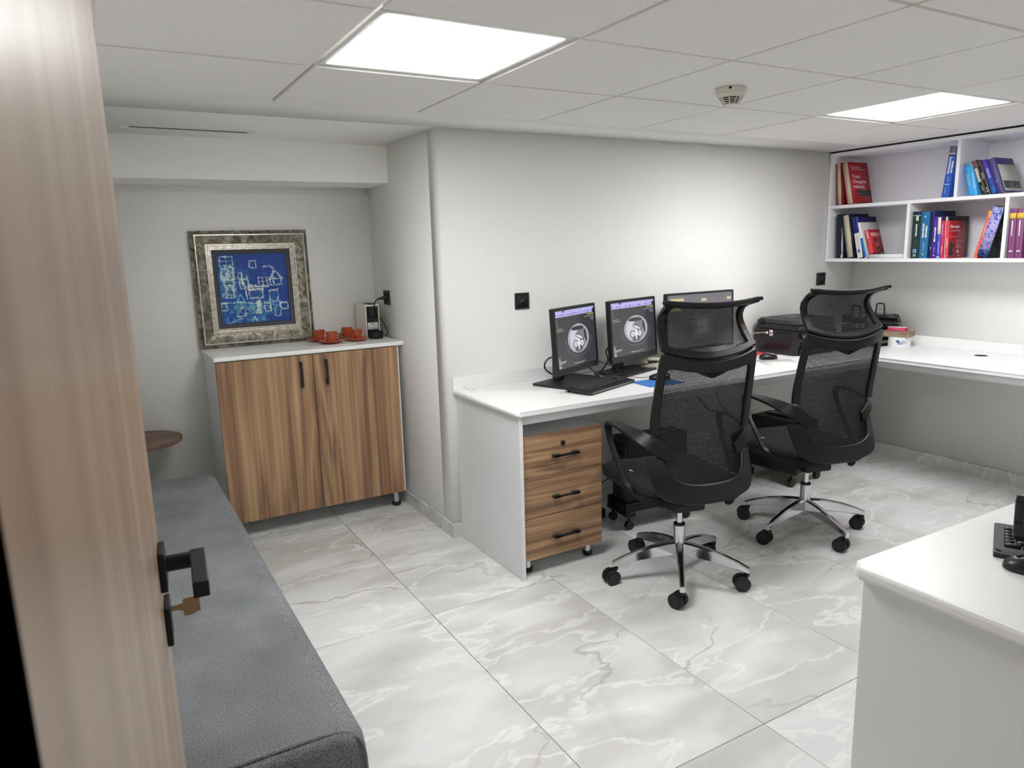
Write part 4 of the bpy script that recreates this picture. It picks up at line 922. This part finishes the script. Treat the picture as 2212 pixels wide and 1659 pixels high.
def build_chair(lab):
    t = thing('office_chair', lab, 'office chair', group='black mesh office chairs')
    # --- back: inverted U frame
    out = path_lin([(-1, .40), (-1, .93)], 8)[:-1]+arc(-.93, .93, .07, .07, PI, PI/2)+path_lin([(-.93, 1), (.93, 1)], 16)[1:-1]+arc(.93, .93, .07, .07, PI/2, 0)+path_lin([(1, .93), (1, .40)], 8)[1:]
    inn = path_lin([(-.84, .40), (-.85, .85)], 8)[:-1]+arc(-.77, .85, .08, .052, PI, PI/2)+path_lin([(-.77, .902), (.77, .902)], 16)[1:-1]+arc(.77, .85, .08, .052, PI/2, 0)+path_lin([(.85, .85), (.84, .40)], 8)[1:]
    obj('back_frame', MB().strip([(BS(*a), BS(*b_)) for a, b_ in zip(out, inn)], .020), M_chairp, t, ang=50)
    obj('back_net', MB().grid(lambda u, v: BS(-.89+1.78*u, .02+.92*v)+Vector((0, .003, 0)), 24, 24, (.37, .52)), M_net, t)
    gr = MB().grid(lambda u, v: BS(-.42+.84*u, .915-.060*v*(1-abs(2*u-1)))+Vector((0, -.004, 0)), 12, 3)
    obj('top_gusset', gr, M_seat, t)
    # --- head rest ring
    ho = path_lin([(-1, 0), (-1, .80), (-1.02, .92), (-1.12, 1.0)], 6)[:-1]+path_lin([(-1.12, 1.0), (1.12, 1.0)], 22)[:-1]+path_lin([(1.12, 1.0), (1.02, .92), (1, .80), (1, 0)], 6)[:-1]+path_lin([(1, 0), (-1, 0)], 20)[:-1]
    hi = []
    for s, q in ho:
        hi.append((max(-.84, min(.84, s)), max(.12, min(.95, q))))
    # spread inner samples so that corners stay regular
    obj('headrest_frame', MB().strip([(HS(*a), HS(*b_)) for a, b_ in zip(ho, hi)], .020, True), M_chairp, t, ang=50)
    obj('headrest_net', MB().grid(lambda u, v: HS(-.88+1.76*u, .10+.84*v)+Vector((0, .003, 0)), 24, 14, (.35, .17)), M_net2, t)
    obj('top_rail', MB().tube([HS(-1.16+2.32*i/16, 1.0)+Vector((0, -.006, .004*abs(-1+i/8)**3)) for i in range(17)], lambda q: .0095-.002*abs(2*q-1)**4, 8, 2), M_chairp, t)
    # --- lower shell: U band under the back
    I = [(-.178, -.192, .628), (-.168, -.216, .595), (-.145, -.240, .560), (-.10, -.250, .538), (-.05, -.252, .530), (0, -.252, .528)]
    O = [(-.238, -.142, .630), (-.234, -.165, .578), (-.225, -.196, .522), (-.198, -.224, .474), (-.11, -.240, .446), (0, -.242, .436)]
    I = catmull(I+[(-x, y, z) for x, y, z in I[-2::-1]], 4); O = catmull(O+[(-x, y, z) for x, y, z in O[-2::-1]], 4)
    obj('lower_shell', MB().strip(list(zip(I, O)), .018), M_chairp, t, ang=50)
    obj('shell_floor', MB().grid(lambda u, v: Vector(((-.225+.45*u)*(1-.25*v), -.235+.26*v+.04*(2*u-1)**2*(1-v), .442-.035*v+.030*(2*u-1)**2*(1-v))), 14, 6), M_chairp, t)
    # --- arms
    for sg, nme in ((-1, 'armrest'), (1, 'armrest')):
        C = [(.150, -.192, .644), (.176, -.187, .660), (.211, -.166, .688), (.244, -.120, .711), (.267, -.05, .725), (.278, .03, .731), (.280, .10, .729), (.281, .142, .717), (.281, .153, .690), (.279, .132, .638), (.272, .068, .560), (.265, .014, .492), (.255, -.016, .463), (.236, -.07, .447), (.205, -.13, .440), (.17, -.17, .440)]
        Wd = [(.010, .003, -.026), (.012, .003, -.028), (.018, .004, -.026), (.024, .004, -.018), (.027, .002, -.008), (.026, 0, -.002), (.025, 0, 0), (.022, 0, 0), (.017, 0, 0), (.013, 0, 0), (.012, 0, 0), (.013, 0, 0), (.015, 0, 0), (.018, .004, 0), (.02, .006, 0), (.02, .006, 0)]
        C = catmull(C, 4); Wd = catmull(Wd, 4)
        obj(nme, MB().strip([(Vector((sg*(c.x-w_.x), c.y-w_.y, c.z-w_.z)), Vector((sg*(c.x+w_.x), c.y+w_.y, c.z+w_.z))) for c, w_ in zip(C, Wd)], .015), M_chairp, t, ang=50)
    # --- seat
    def outl(i_, z):
        pts = []
        for x, y in rrect(.243-i_, .300-i_, .11-i_*.5, 8): 
            zz = z-.022*max(0, (y-.10)/.2)**2*1.0+.010*(abs(x)/.243)**2
            pts.append((x, y+.105, zz))
        return pts
    cu = obj('seat', MB().loft([outl(i_, z) for z, i_ in ((.402, .035), (.410, .010), (.425, .001), (.448, 0), (.462, .003), (.474, .014), (.481, .035), (.484, .075), (.485, .13))]), M_seat, t, ang=60)
    obj('piping', MB().tube([Vector(p) for p in outl(-.001, .458)], .0035, 5, 0, True), M_seat, cu)
    tmx = Matrix.Translation((-.176, .125, .4865)) @ Matrix.Rotation(-.6, 4, 'Z') @ Matrix.Rotation(.15, 4, 'Y')
    tg = obj('fabric_tag', MB().box(-.018, .018, -.008, .008, -.003, .002, .001, 1).xf(tmx), M_black, cu, label='small dark tag with a white mark')
    obj('tag_mark', MB().box(-.013, -.002, -.005, .005, .002, .0024).box(.0, .006, -.005, .0, .002, .0024).xf(tmx), M_txtw, t)
    obj('tilt_mechanism', MB().box(-.075, .075, -.10, .16, .345, .405, .012, 2).box(-.12, .12, -.06, .12, .385, .412, .008, 2), M_blackm, t)
    lvv = obj('tilt_lever', MB().tube([(.06, .02, .375), (.13, -.03, .378), (.178, -.085, .382)], .005, 8, 4), M_black, t)
    pm = Matrix.Translation((.190, -.100, .380)) @ Matrix.Rotation(.9, 4, 'X') @ Matrix.Rotation(.5, 4, 'Z')
    obj('paddle', MB().prism([(.026*math.cos(a), .018*math.sin(a)) for a in [2*PI*i/20 for i in range(20)]], -.004, .004, 2).xf(pm), M_black, lvv, label='oval black paddle with a white mark')
    # --- gas lift and star base
    obj('gas_piston', MB().lathe([(.0135, .24), (.0135, .36)], 20), M_chrome, t, label='chrome piston')
    obj('collar', MB().lathe([(.024, .252), (.026, .254), (.026, .262), (.015, .264)], 24), M_black, t)
    obj('hub', MB().lathe([(.020, .088), (.022, .09), (.030, .120), (.0265, .182), (.0255, .253), (.024, .254)], 28), M_chrome, t, label='chrome hub sleeve')
    return t
def add_base(t, phase, swivels):
    for k in range(5):
        a = math.radians(phase+72*k); ca, sa = math.cos(a), math.sin(a)
        rg = []
        for r, zt, zb, hw_ in ((.012, .176, .118, .019), (.06, .173, .112, .018), (.12, .164, .108, .0165), (.19, .148, .100, .015), (.26, .125, .088, .0135), (.302, .107, .078, .012), (.312, .102, .076, .0105)):
            sec = [(-hw_*.55, zt), (hw_*.55, zt), (hw_*.9, zt-.006), (hw_, zb+.004), (hw_*.8, zb), (-hw_*.8, zb), (-hw_, zb+.004), (-hw_*.9, zt-.006)]
            rg.append([(r*ca-p*sa, r*sa+p*ca, z) for p, z in sec])
        sp = obj('base_spoke', MB().loft(rg), M_chrome, t, ang=30)
        cx, cy = .300*ca, .300*sa
        cs = obj('caster', MB().cyl((cx, cy, .060), (cx, cy, .094), .0085, 14).cyl((cx, cy, .064), (cx, cy, .074), .014, 16), M_black, t)
        b_ = math.radians(swivels[k]); ax = Vector((math.cos(b_), math.sin(b_), 0)); fwv = Vector((-ax.y, ax.x, 0))
        c0 = Vector((cx, cy, .0335))+fwv*.020
        hd = MB(); hd.tube([c0+ax*q for q in (-.020, .020)], .0285, 18, 0)
        hm = obj('hood', hd, M_black, cs)
        for sg in (-1, 1):
            wl = MB(); p0 = c0+ax*(sg*.006); p1 = c0+ax*(sg*.027)
            wl.cyl(p0, p1, .0335, 24); obj('wheel', wl, M_blackm, cs)
            cpp = MB().cyl(c0+ax*(sg*.0268), c0+ax*(sg*.0285), .027, 20); obj('wheel_cap', cpp, M_black, cs)
ch1 = build_chair('nearer black mesh office chair in front of the two scan monitors')
ch2 = copy_tree(ch1); ch2['label'] = 'farther black mesh office chair in front of the printer'
ch1.location = (.663, -.993, 0); ch1.rotation_euler = (0, 0, math.radians(-15))
ch2.location = (1.588, -.942, 0); ch2.rotation_euler = (0, 0, math.radians(-14.5))
add_base(ch1, 14+15, (60, 20, 100, 30, 75)); add_base(ch2, 41+14.5, (40, 60, 30, 25, 35))

# ------------------------------------------------------------------ white desk in the right foreground
fd = thing('front_desk', 'white desk in the right foreground', 'desk', (.6, -2.8, 0))
ox, oy = .6, -2.8
pl_ = [(x-ox, y-oy) for x, y in [(-.123, -3.24), (1.35, -3.24), (1.35, -2.374)]+[(-.123+.02-.02*math.sin(a), -2.374-.02+.02*math.cos(a)) for a in [PI/2*i/5 for i in range(6)]]]
obj('worktop', slab(pl_, ZT-.030, ZT, .011), M_stone, fd)
obj('side_panel', MB().box(-.103-ox, -.085-ox, -3.23-oy, -2.392-oy, .001, ZT-.0305, .001, 1), M_whitepanel, fd)
obj('modesty_panel', MB().box(-.085-ox, 1.31-ox, -2.412-oy, -2.394-oy, .10, ZT-.0305), M_whitepanel, fd)
obj('end_panel', MB().box(1.312-ox, 1.33-ox, -3.23-oy, -2.392-oy, .001, ZT-.0305, .001, 1), M_whitepanel, fd)
kr = math.radians(-64)
kx, ky_ = Vector((math.cos(kr), math.sin(kr), 0)), Vector((-math.sin(kr), math.cos(kr), 0))
cn = Vector((.176, -2.522, ZT))+kx*.21+ky_*.0725
keyboard('black keyboard cut off by the right edge on the front desk', tuple(cn), kr, .42, .145, 2)
mouse('black mouse on the front desk beside its keyboard', (.156, -2.612, ZT), math.radians(30), False, 1.05)
w4 = np.zeros((12, 16, 3)); w4[:] = hexc('2a2c33')
bcn = Vector((.178, -2.529, 0))+kx*.150+ky_*.045
monitor('small black display leaning back at the right edge of the front desk', (bcn.x+.05, bcn.y), 180-math.degrees(kr), .30, .10, .85, -.095, w4, None, 42)

# ------------------------------------------------------------------ wall bookshelf
SX = 2.904; sy0, sy1 = -.002, -2.42
bs = thing('bookshelf', 'white wall-hung open bookshelf on the right wall', 'bookshelf', (3.06, -1.2, 1.353))
ox, oy, oz = 3.06, -1.2, 1.353
def S(x0, x1, y0, y1, z0, z1): return MB().box(x0-ox, x1-ox, y0-oy, y1-oy, z0-oz, z1-oz, .0008, 1)
Z0, Z1, Z2, Z3, Z4, Z5 = 1.353, 1.3745, 1.7075, 1.7285, 2.050, 2.071
M_shelf = plain('shelf_white', 'ecebf1', .4)
for z0, z1 in ((Z0, Z1), (Z2, Z3), (Z4, Z5)): obj('shelf_board', S(SX, W-.004, sy1, sy0, z0, z1), M_shelf, bs)
obj('side_panel', S(SX+.0005, W-.004, sy0-.018, sy0, Z1, Z2), M_shelf, bs); obj('side_panel', S(SX+.0005, W-.004, sy0-.018, sy0, Z3, Z4), M_shelf, bs)
obj('side_panel', S(SX+.0005, W-.004, sy1, sy1+.018, Z1, Z2), M_shelf, bs); obj('side_panel', S(SX+.0005, W-.004, sy1, sy1+.018, Z3, Z4), M_shelf, bs)
for y in (-.565, -1.126, -1.70): obj('divider', S(SX+.0005, W-.004, y-.020, y, Z1, Z2), M_shelf, bs)
for y in (-.841, -1.42, -1.98): obj('divider', S(SX+.0005, W-.004, y-.020, y, Z3, Z4), M_shelf, bs)
obj('shadow_gap_strip', S(SX+.002, W-.03, sy1, sy0, Z5+.0003, FZ-.0006), M_dark, bs, label='black strip painted in for the shade above the top board')  # black filler paints the shade of the open gap under the ceiling
obj('back_panel', S(W-.0038, W-.0008, sy1, sy0, Z0, Z5), M_shelf, bs)

cols = {}
def bm_(c, r=.45):
    if (c, r) not in cols: cols[(c, r)] = plain('book_'+c, c, r, spec=.4)
    return cols[(c, r)]
def book(lab, y, zb, th, h, dep, lean, cover, x=2.93, fore=False, back=None, spine=None, pages=None, group=None):
    """lean deg: + leans towards the back wall (+y). origin at the lower contact edge"""
    sg = 1 if lean >= 0 else -1                      # block extends to -y when leaning to +y
    t = thing('book', lab, 'book', (x, y, zb), (-math.radians(lean), 0, 0), group)
    y0, y1 = (-th, 0) if sg > 0 else (0, th)
    bt = .0025
    cv = MB(); cv.box(0, dep, y0, y0+bt, 0, h); cv.box(0, dep, y1-bt, y1, 0, h)
    obj('cover', cv, bm_(cover), t)
    sm = bm_(spine or cover)
    if fore: obj('spine', MB().box(dep-.003, dep, y0+bt, y1-bt, 0, h), sm, t)
    else: obj('spine', MB().prism([(0.0, y1-bt*.2), (-.0022, y1-th*.25), (-.003, (y0+y1)/2), (-.0022, y0+th*.25), (0.0, y0+bt*.2), (.003, y0+bt), (.003, y1-bt)], 0, h, 2), sm, t)
    pg = MB().box(.004 if fore else .003, dep-.004, y0+bt, y1-bt, .004, h-.004)
    obj('pages', pg, pages or M_cream, t)
    t['_y'] = (y0, y1); t['_h'] = h; t['_d'] = dep
    return t
def sp_text(t, txt, size, z, col=None, dy=0, up=True, sx=1., bold=0):
    y0, y1 = t['_y']; ym = (y0+y1)/2+dy
    ex, ey = ((0, 0, 1), (0, 1, 0)) if up else ((0, 0, -1), (0, -1, 0))
    lettering(txt, size, col or M_txtw, t, frame_m((-.0034, ym-(size*.35 if up else -size*.35), z), ex, ey), sx=sx, bold=bold)
def sp_box(t, z0, z1, col, fy0=0., fy1=1., name='spine_band'):
    y0, y1 = t['_y']; a, b_ = y0+(y1-y0)*fy0, y0+(y1-y0)*fy1
    obj(name, MB().box(-.0036, -.0030, a+.0006, b_-.0006, z0, z1), bm_(col), t)
def cv_text(t, txt, size, x, z, col=None, sx=1., bold=0, align='LEFT'):
    y0, y1 = t['_y']; lettering(txt, size, col or M_txtw, t, frame_m((x, y0-.0004, z), (1, 0, 0), (0, 0, 1)), align, 'cover_lettering', sx=sx, bold=bold)
def cv_box(t, x0, x1, z0, z1, col, name='cover_print'):
    y0, y1 = t['_y']; obj(name, MB().box(x0, x1, y0-.0005, y0+.0005, z0, z1), bm_(col), t)
def fig(t, x0, x1, z0, z1, seed, nx=26, ny=16):
    r_ = np.random.RandomState(seed); g = r_.rand(ny//3+2, nx//3+2); yy, xx = np.mgrid[0:ny, 0:nx]
    a = g[(yy//3), (xx//3)]*.5+r_.rand(ny, nx)*.35; a = np.clip((a-.35)*1.2, .04, .85)
    y0, y1 = t['_y']; raster_plane('figure', np.repeat(a[..., None], 3, 2), lambda u, v: (x0+(x1-x0)*u, y0-.0008, z1-(z1-z0)*v), M_fig, t)
M_fig = paintmat('printed_figure', .5)
U, Lo = Z3, Z1
G1, G2, G3, G4, G5 = 'books at the left of the upper shelf', 'books right of the upper divider', 'books at the left of the lower shelf', 'books in the middle of the lower shelf', 'books leaning in the middle compartment'
b = book('thick red book showing cream page edges, pushed into the upper left corner', -.052, U, .036, .277, .20, 5.5, '8e1f2b', 2.935, True, group=G1)
b = book('thick red textbook titled Traité d\'imagerie médicale on the upper shelf', -.132, U, .046, .275, .205, 12.5, 'a81f2d', 2.93, True, group=G1)
cv_text(b, 'Henri Nahum', .018, .022, .237, M_txtp, .95); cv_box(b, .022, .185, .226, .2295, 'e9d3d3'); cv_box(b, .022, .185, .2165, .2175, 'c06a72'); cv_box(b, .022, .185, .210, .211, 'c06a72')
for q, l_ in enumerate(('Traité', "d'imagerie", 'médicale')): cv_text(b, l_, .036, .026, .168-.034*q, M_txtw, .92)
fig(b, .058, .203, .048, .088, 3); cv_box(b, .058, .075, .040, .042, 'd68a3a'); cv_box(b, .125, .17, .022, .0235, 'd9a9ac'); cv_box(b, .135, .165, .016, .0175, 'd9a9ac')
b = book('blue book leaning against the upper divider', -.799, U, .040, .290, .19, -6.2, '1f58b4', 2.925, group=G1)
sp_box(b, .255, .289, '6c7388'); sp_box(b, .243, .254, 'c7a9b4'); sp_box(b, .234, .242, '2a3f78'); sp_box(b, .226, .2285, 'b9c9e6', .15, .9)
sp_text(b, 'Dermatologie', .018, .135, M_txtw, .007, sx=.95, bold=.0006); sp_text(b, "de l'adulte", .018, .140, M_txtw, -.010, sx=.9, bold=.0006); sp_box(b, .072, .078, 'c3d2ea', .2, .85); sp_text(b, 'imagerie', .009, .09, M_txtw, 0); sp_text(b, 'collection', .009, .022, M_txtw, .004)
b = book('sky blue book, first from the upper divider', -.918, U, .024, .188, .15, 13, '1d97dd', 2.925, group=G2); sp_text(b, 'PÉDIATRIE', .015, .055, plain('print_green', '9fd8c0', .6)); sp_box(b, .168, .187, '5b8ea6')
b = book('sky blue book, second from the upper divider', -.943, U, .022, .190, .15, 13, '33a6e4', 2.925, group=G2); sp_text(b, 'imagerie pédiatrique', .011, .04, M_txtw); sp_box(b, .172, .189, '7fa6b8')
b = book('black and white book with a brownish spine top beside the sky blue pair', -.990, U, .026, .203, .16, 21, '1a1a1d', 2.925, group=G2); sp_box(b, .16, .202, '7d5552'); sp_box(b, .075, .158, 'cfcac8', .25, .9); sp_box(b, .09, .12, '4a4546', .1, .4); sp_text(b, 'manuel', .010, .02)
b = book('black book with a pale emblem low on its spine', -1.016, U, .022, .200, .16, 21, '141416', 2.925, group=G2); sp_box(b, .17, .198, '4a4a4c', .1, .9); sp_box(b, .09, .13, '8f8d7c', .3, .8); sp_box(b, .030, .040, 'd6d6d6', .35, .65); sp_box(b, .012, .024, '9a9a9e', .25, .75)
b = book('violet to blue book leaning on the upper shelf', -1.046, U, .024, .203, .16, 22, '3f3aa8', 2.925, group=G2); sp_box(b, .001, .05, '2a66b4'); sp_box(b, .05, .09, '3350ae'); sp_box(b, .15, .202, '5a3aa6'); sp_text(b, 'imagerie thoracique', .013, .045)
b = book('purple book with a pale grey cover face on the upper shelf', -1.074, U, .030, .205, .20, 20.5, '463a78', 2.930, pages=M_paper, group=G2); sp_box(b, .002, .2, '6a62a0', .15, .55); sp_text(b, 'IRM pratique', .013, .06, M_txtw)
cv_box(b, .018, .198, .008, .165, 'b9bdb0'); cv_text(b, 'Imagerie en IRM', .020, .035, .120, M_txtk, .95, .0005); cv_box(b, .03, .185, .088, .089, '8f9488'); cv_box(b, .03, .185, .080, .081, '8f9488'); fig(b, .026, .105, .024, .068, 9); fig(b, .110, .196, .024, .068, 12)
# lower left compartment
b = book('navy book with a torn spine at the left end of the lower shelf', -.070, Lo, .052, .294, .21, 3.2, '131a36', 2.935, group=G3)
obj('torn_strip', MB().prism([(-.048, .001), (-.034, .002), (-.036, .02), (-.043, .03), (-.040, .09), (-.044, .16), (-.040, .20), (-.047, .15), (-.049, .08)], -.006, -.002, 0), M_cream, b, label='torn cream strip of paper')
b = book('navy-bound book showing wide cream page edges on the lower shelf', -.152, Lo, .050, .290, .21, 10.5, '10152c', 2.93, True, pages=plain('pages_ivory', 'd3cab0', .9, bump=.5, bscale=250), group=G3)
b = book('white-spined book with a navy top on the lower shelf', -.236, Lo, .040, .270, .20, 13, '141a58', 2.925, spine='d9d8d0', group=G3); sp_box(b, .165, .269, '1d2b82'); sp_text(b, 'radio', .010, .225); sp_box(b, .035, .058, '5a78b4', .3, .75); sp_box(b, .010, .014, '5b5b5e', .4, .5); sp_text(b, 'anatomie radiologique', .009, .065, M_txtk)
b = book('white book with a blue lower spine and pale cover on the lower shelf', -.287, Lo, .020, .240, .195, 17, 'c9cbc8', 2.925, spine='e8e8e4', group=G3); sp_box(b, .005, .135, '2a7ad4'); cv_text(b, 'Le foie', .015, .03, .172, M_txtk); cv_text(b, 'imagerie', .013, .03, .150, M_txtk); cv_box(b, .12, .16, .205, .207, '8a8a8c')
b = book('small red book titled Échographie on the lower shelf', -.322, Lo+.0285, .026, .158, .115, 17, 'a8222e', 2.925, spine='dc3f4a', group=G3); sp_box(b, .10, .15, 'f0a6a6', .25, .8); cv_box(b, .012, .112, .112, .136, 'd08a8c'); cv_text(b, 'ÉCHOGRAPHIE', .0165, .013, .1165, M_txtw, .82, .0007); fig(b, .040, .070, .066, .096, 21, 10, 12); fig(b, .048, .080, .012, .042, 23, 10, 12); cv_box(b, .05, .075, .05, .056, 'b08a4a')
fb = thing('book', 'white paperback lying flat under the small red book', 'book', (3.03, -.435, Lo), (0, 0, 0))
obj('cover', MB().box(-.105, .10, -.112, .115, 0, .0015).box(-.105, .10, -.112, .115, .0245, .026), bm_('d8dadc'), fb); obj('spine', MB().box(-.107, -.105, -.112, .115, 0, .026), bm_('dfe1e3'), fb); obj('pages', MB().box(-.105, .097, -.110, .112, .0015, .0245), M_paper, fb)
# lower middle compartment
b = book('dark green book titled Neuro-imagerie at the left of the middle compartment', -.599, Lo, .052, .283, .215, 0.3, '14302f', 2.922, group=G4); sp_box(b, .268, .2825, '1c2a4a'); sp_box(b, .258, .262, 'a9c0dc'); sp_box(b, .228, .256, 'c9d0b4', .25, .6)
sp_text(b, 'Neuro-imagerie', .017, .135, M_txtw, sx=.66, bold=.0006); sp_box(b, .032, .056, '8fb4e6', .3, .72); sp_box(b, .040, .049, '2a3f8a', .42, .60); sp_box(b, .010, .026, '9aa6a6', .35, .7)
for q in range(3): sp_box(b, .070, .112, '7d8f8f', .30+.16*q, .33+.16*q)
b = book('teal blue book titled Neuro-imagerie diagnostique', -.653, Lo, .050, .280, .215, .3, '0f3f6a', 2.922, spine='1f6c9c', group=G4); sp_text(b, 'Neuro-imagerie', .018, .125, M_txtw, .009, sx=.72, bold=.0006); sp_text(b, 'diagnostique', .018, .125, M_txtw, -.009, sx=.78, bold=.0006); sp_box(b, .034, .0348, '8fc0dc'); sp_box(b, .020, .028, 'e6eef4', .42, .58); sp_text(b, 'J.L. Dietemann', .009, .045, M_txtw, 0); sp_box(b, .245, .255, 'a9d0e6', .4, .6)
b = book('plain navy book between the teal and the purple one', -.706, Lo, .022, .282, .22, .3, '10204a', 2.930, group=G4); sp_text(b, 'traité', .009, .05)
b = book('purple book titled IRM en neurologie', -.731, Lo, .028, .247, .19, 1.5, '3f1a8c', 2.922, group=G4); sp_text(b, 'IRM en neurologie', .014, .098, M_txtw, sx=.82, bold=.0006); sp_box(b, .014, .022, 'd9d0ee', .35, .65); sp_text(b, 'pratique', .010, .19, plain('print_lilac', '9a6ad0', .6)); sp_text(b, 'M. Leclerc', .008, .035)
b = book('white and royal blue book beside the purple one', -.761, Lo, .019, .243, .19, 1.5, '2b2436', 2.922, spine='3558c8', group=G4); sp_box(b, .142, .242, 'e9e4d0'); sp_text(b, 'imagerie médicale', .009, .032); sp_box(b, .002, .012, 'b9d0dc')
b = book('thin magenta book left of the red Échographie volume', -.782, Lo, .018, .220, .18, 2.2, 'c02a5a', 2.922, group=G4); sp_text(b, 'échographie', .009, .03); sp_box(b, .13, .20, 'dc8ab0', .3, .7)
b = book('white-covered book rising behind the red Échographie volume', -.7985, Lo, .006, .243, .20, 1.5, 'dcd8c9', 2.935, group=G4); cv_text(b, 'IMAGERIE MÉDICALE', .016, .03, .222, M_txtk, .9)
b = book('black slim book sticking out behind the red paperback', -.8055, Lo, .006, .246, .215, 1.6, '1f1c22', 2.945, group=G4)
b = book('red paperback titled Échographie musculosquelettique', -.8125, Lo, .017, .219, .17, 1.6, 'a5212c', 2.920, spine='dc3a48', group=G4)
sp_text(b, 'Échographie', .011, .065, M_txtw); sp_box(b, .012, .018, 'f2dada', .35, .6)
cv_text(b, 'Échographie', .022, .010, .178, M_txtw, .9, .0008); cv_text(b, 'musculosquelettique', .0165, .010, .157, plain('print_mauve', 'c09ab0', .6), .85, .0004); cv_text(b, 'N. Sans - F. Lapègue', .0085, .010, .124, M_txtw)
fig(b, .006, .050, .012, .098, 31, 12, 24)
for z, x1 in ((.098, .145), (.087, .11), (.079, .108), (.073, .135), (.064, .138)): cv_box(b, .084, x1, z-.0012, z+.0012, 'e6a9ac')
cv_text(b, 'MASSON', .008, .095, .012, M_txtw)
obj('cover_emblem', MB().lathe([(.011, 0), (.011, .0005), (0, .0005)], 18).xf(Matrix.Translation((.100, -.0176, .038)) @ Matrix.Rotation(PI/2, 4, 'X')), bm_('cfa6a6'), b)
b = book('slim red book with an orange spine leaning right', -.994, Lo, .022, .270, .17, -14, '9c1426', 2.925, spine='e8604a', group=G5); sp_box(b, .225, .269, 'f0a050'); sp_box(b, .12, .2, 'f6cfc6', .3, .5)
m_pat, nt, bb_ = nm('marbled_paper'); tc = N(nt, 'ShaderNodeTexCoord'); n1 = N(nt, 'ShaderNodeTexNoise', Scale=26., Detail=3.0, Distortion=2.5); L(nt, tc.outputs['Object'], n1.inputs['Vector'])
cr = ramp(nt, [(.36, '3f3f9a'), (.46, '6f8ad0'), (.54, 'cdbfe4'), (.62, '8a6ac0'), (.7, 'e0d0e4')]); L(nt, n1.outputs['Fac'], cr.inputs['Fac']); L(nt, cr.outputs['Color'], bb_.inputs['Base Color'])
b = book('thick book with a marbled violet and blue spine leaning right', -1.052, Lo, .060, .285, .20, -13.5, '111216', 2.922, group=G5)
y0, y1 = b['_y']; obj('spine_print', MB().box(-.0038, -.0030, y0+.001, y1-.001, .040, .284), m_pat, b, label='marbled violet and blue paper'); sp_box(b, .001, .040, '1a3a74'); sp_box(b, .014, .026, 'e6eef4', .42, .60, 'spine_emblem')
fig(b, .03, .19, .07, .20, 41, 20, 16)
for q, (y, th) in enumerate(((-1.153, .034), (-1.189, .038))):
    b = book(('magenta striped journal volume with a yellow label, nearest the lower right divider', 'magenta striped journal volume with a wide yellow top, second from the divider')[q], y, Lo, th, .268, .20, 1.2, '5a2a4a', 2.925, spine='7a3a6e', group='striped journal volumes')
    for k in range(6): sp_box(b, .002, .266, ('b98ab0', 'd6a9cc', '9a5a8e')[k % 3], .06+.155*k, .12+.155*k, 'stripe')
    y0, y1 = b['_y']; obj('yellow_label', MB().box(-.0044, -.0036, y0+.001, y1-.001, .215, .245), bm_('e8bf45'), b)
    obj('white_print', MB().box(-.0042, -.0036, y0+th*.45, y0+th*.60, .12, .205).box(-.0042, -.0036, y0+th*.25, y0+th*.75, .035, .042), M_txtw, b)
for o in SC.objects:
    for k in ('_y', '_h', '_d'):
        if k in o: del o[k]
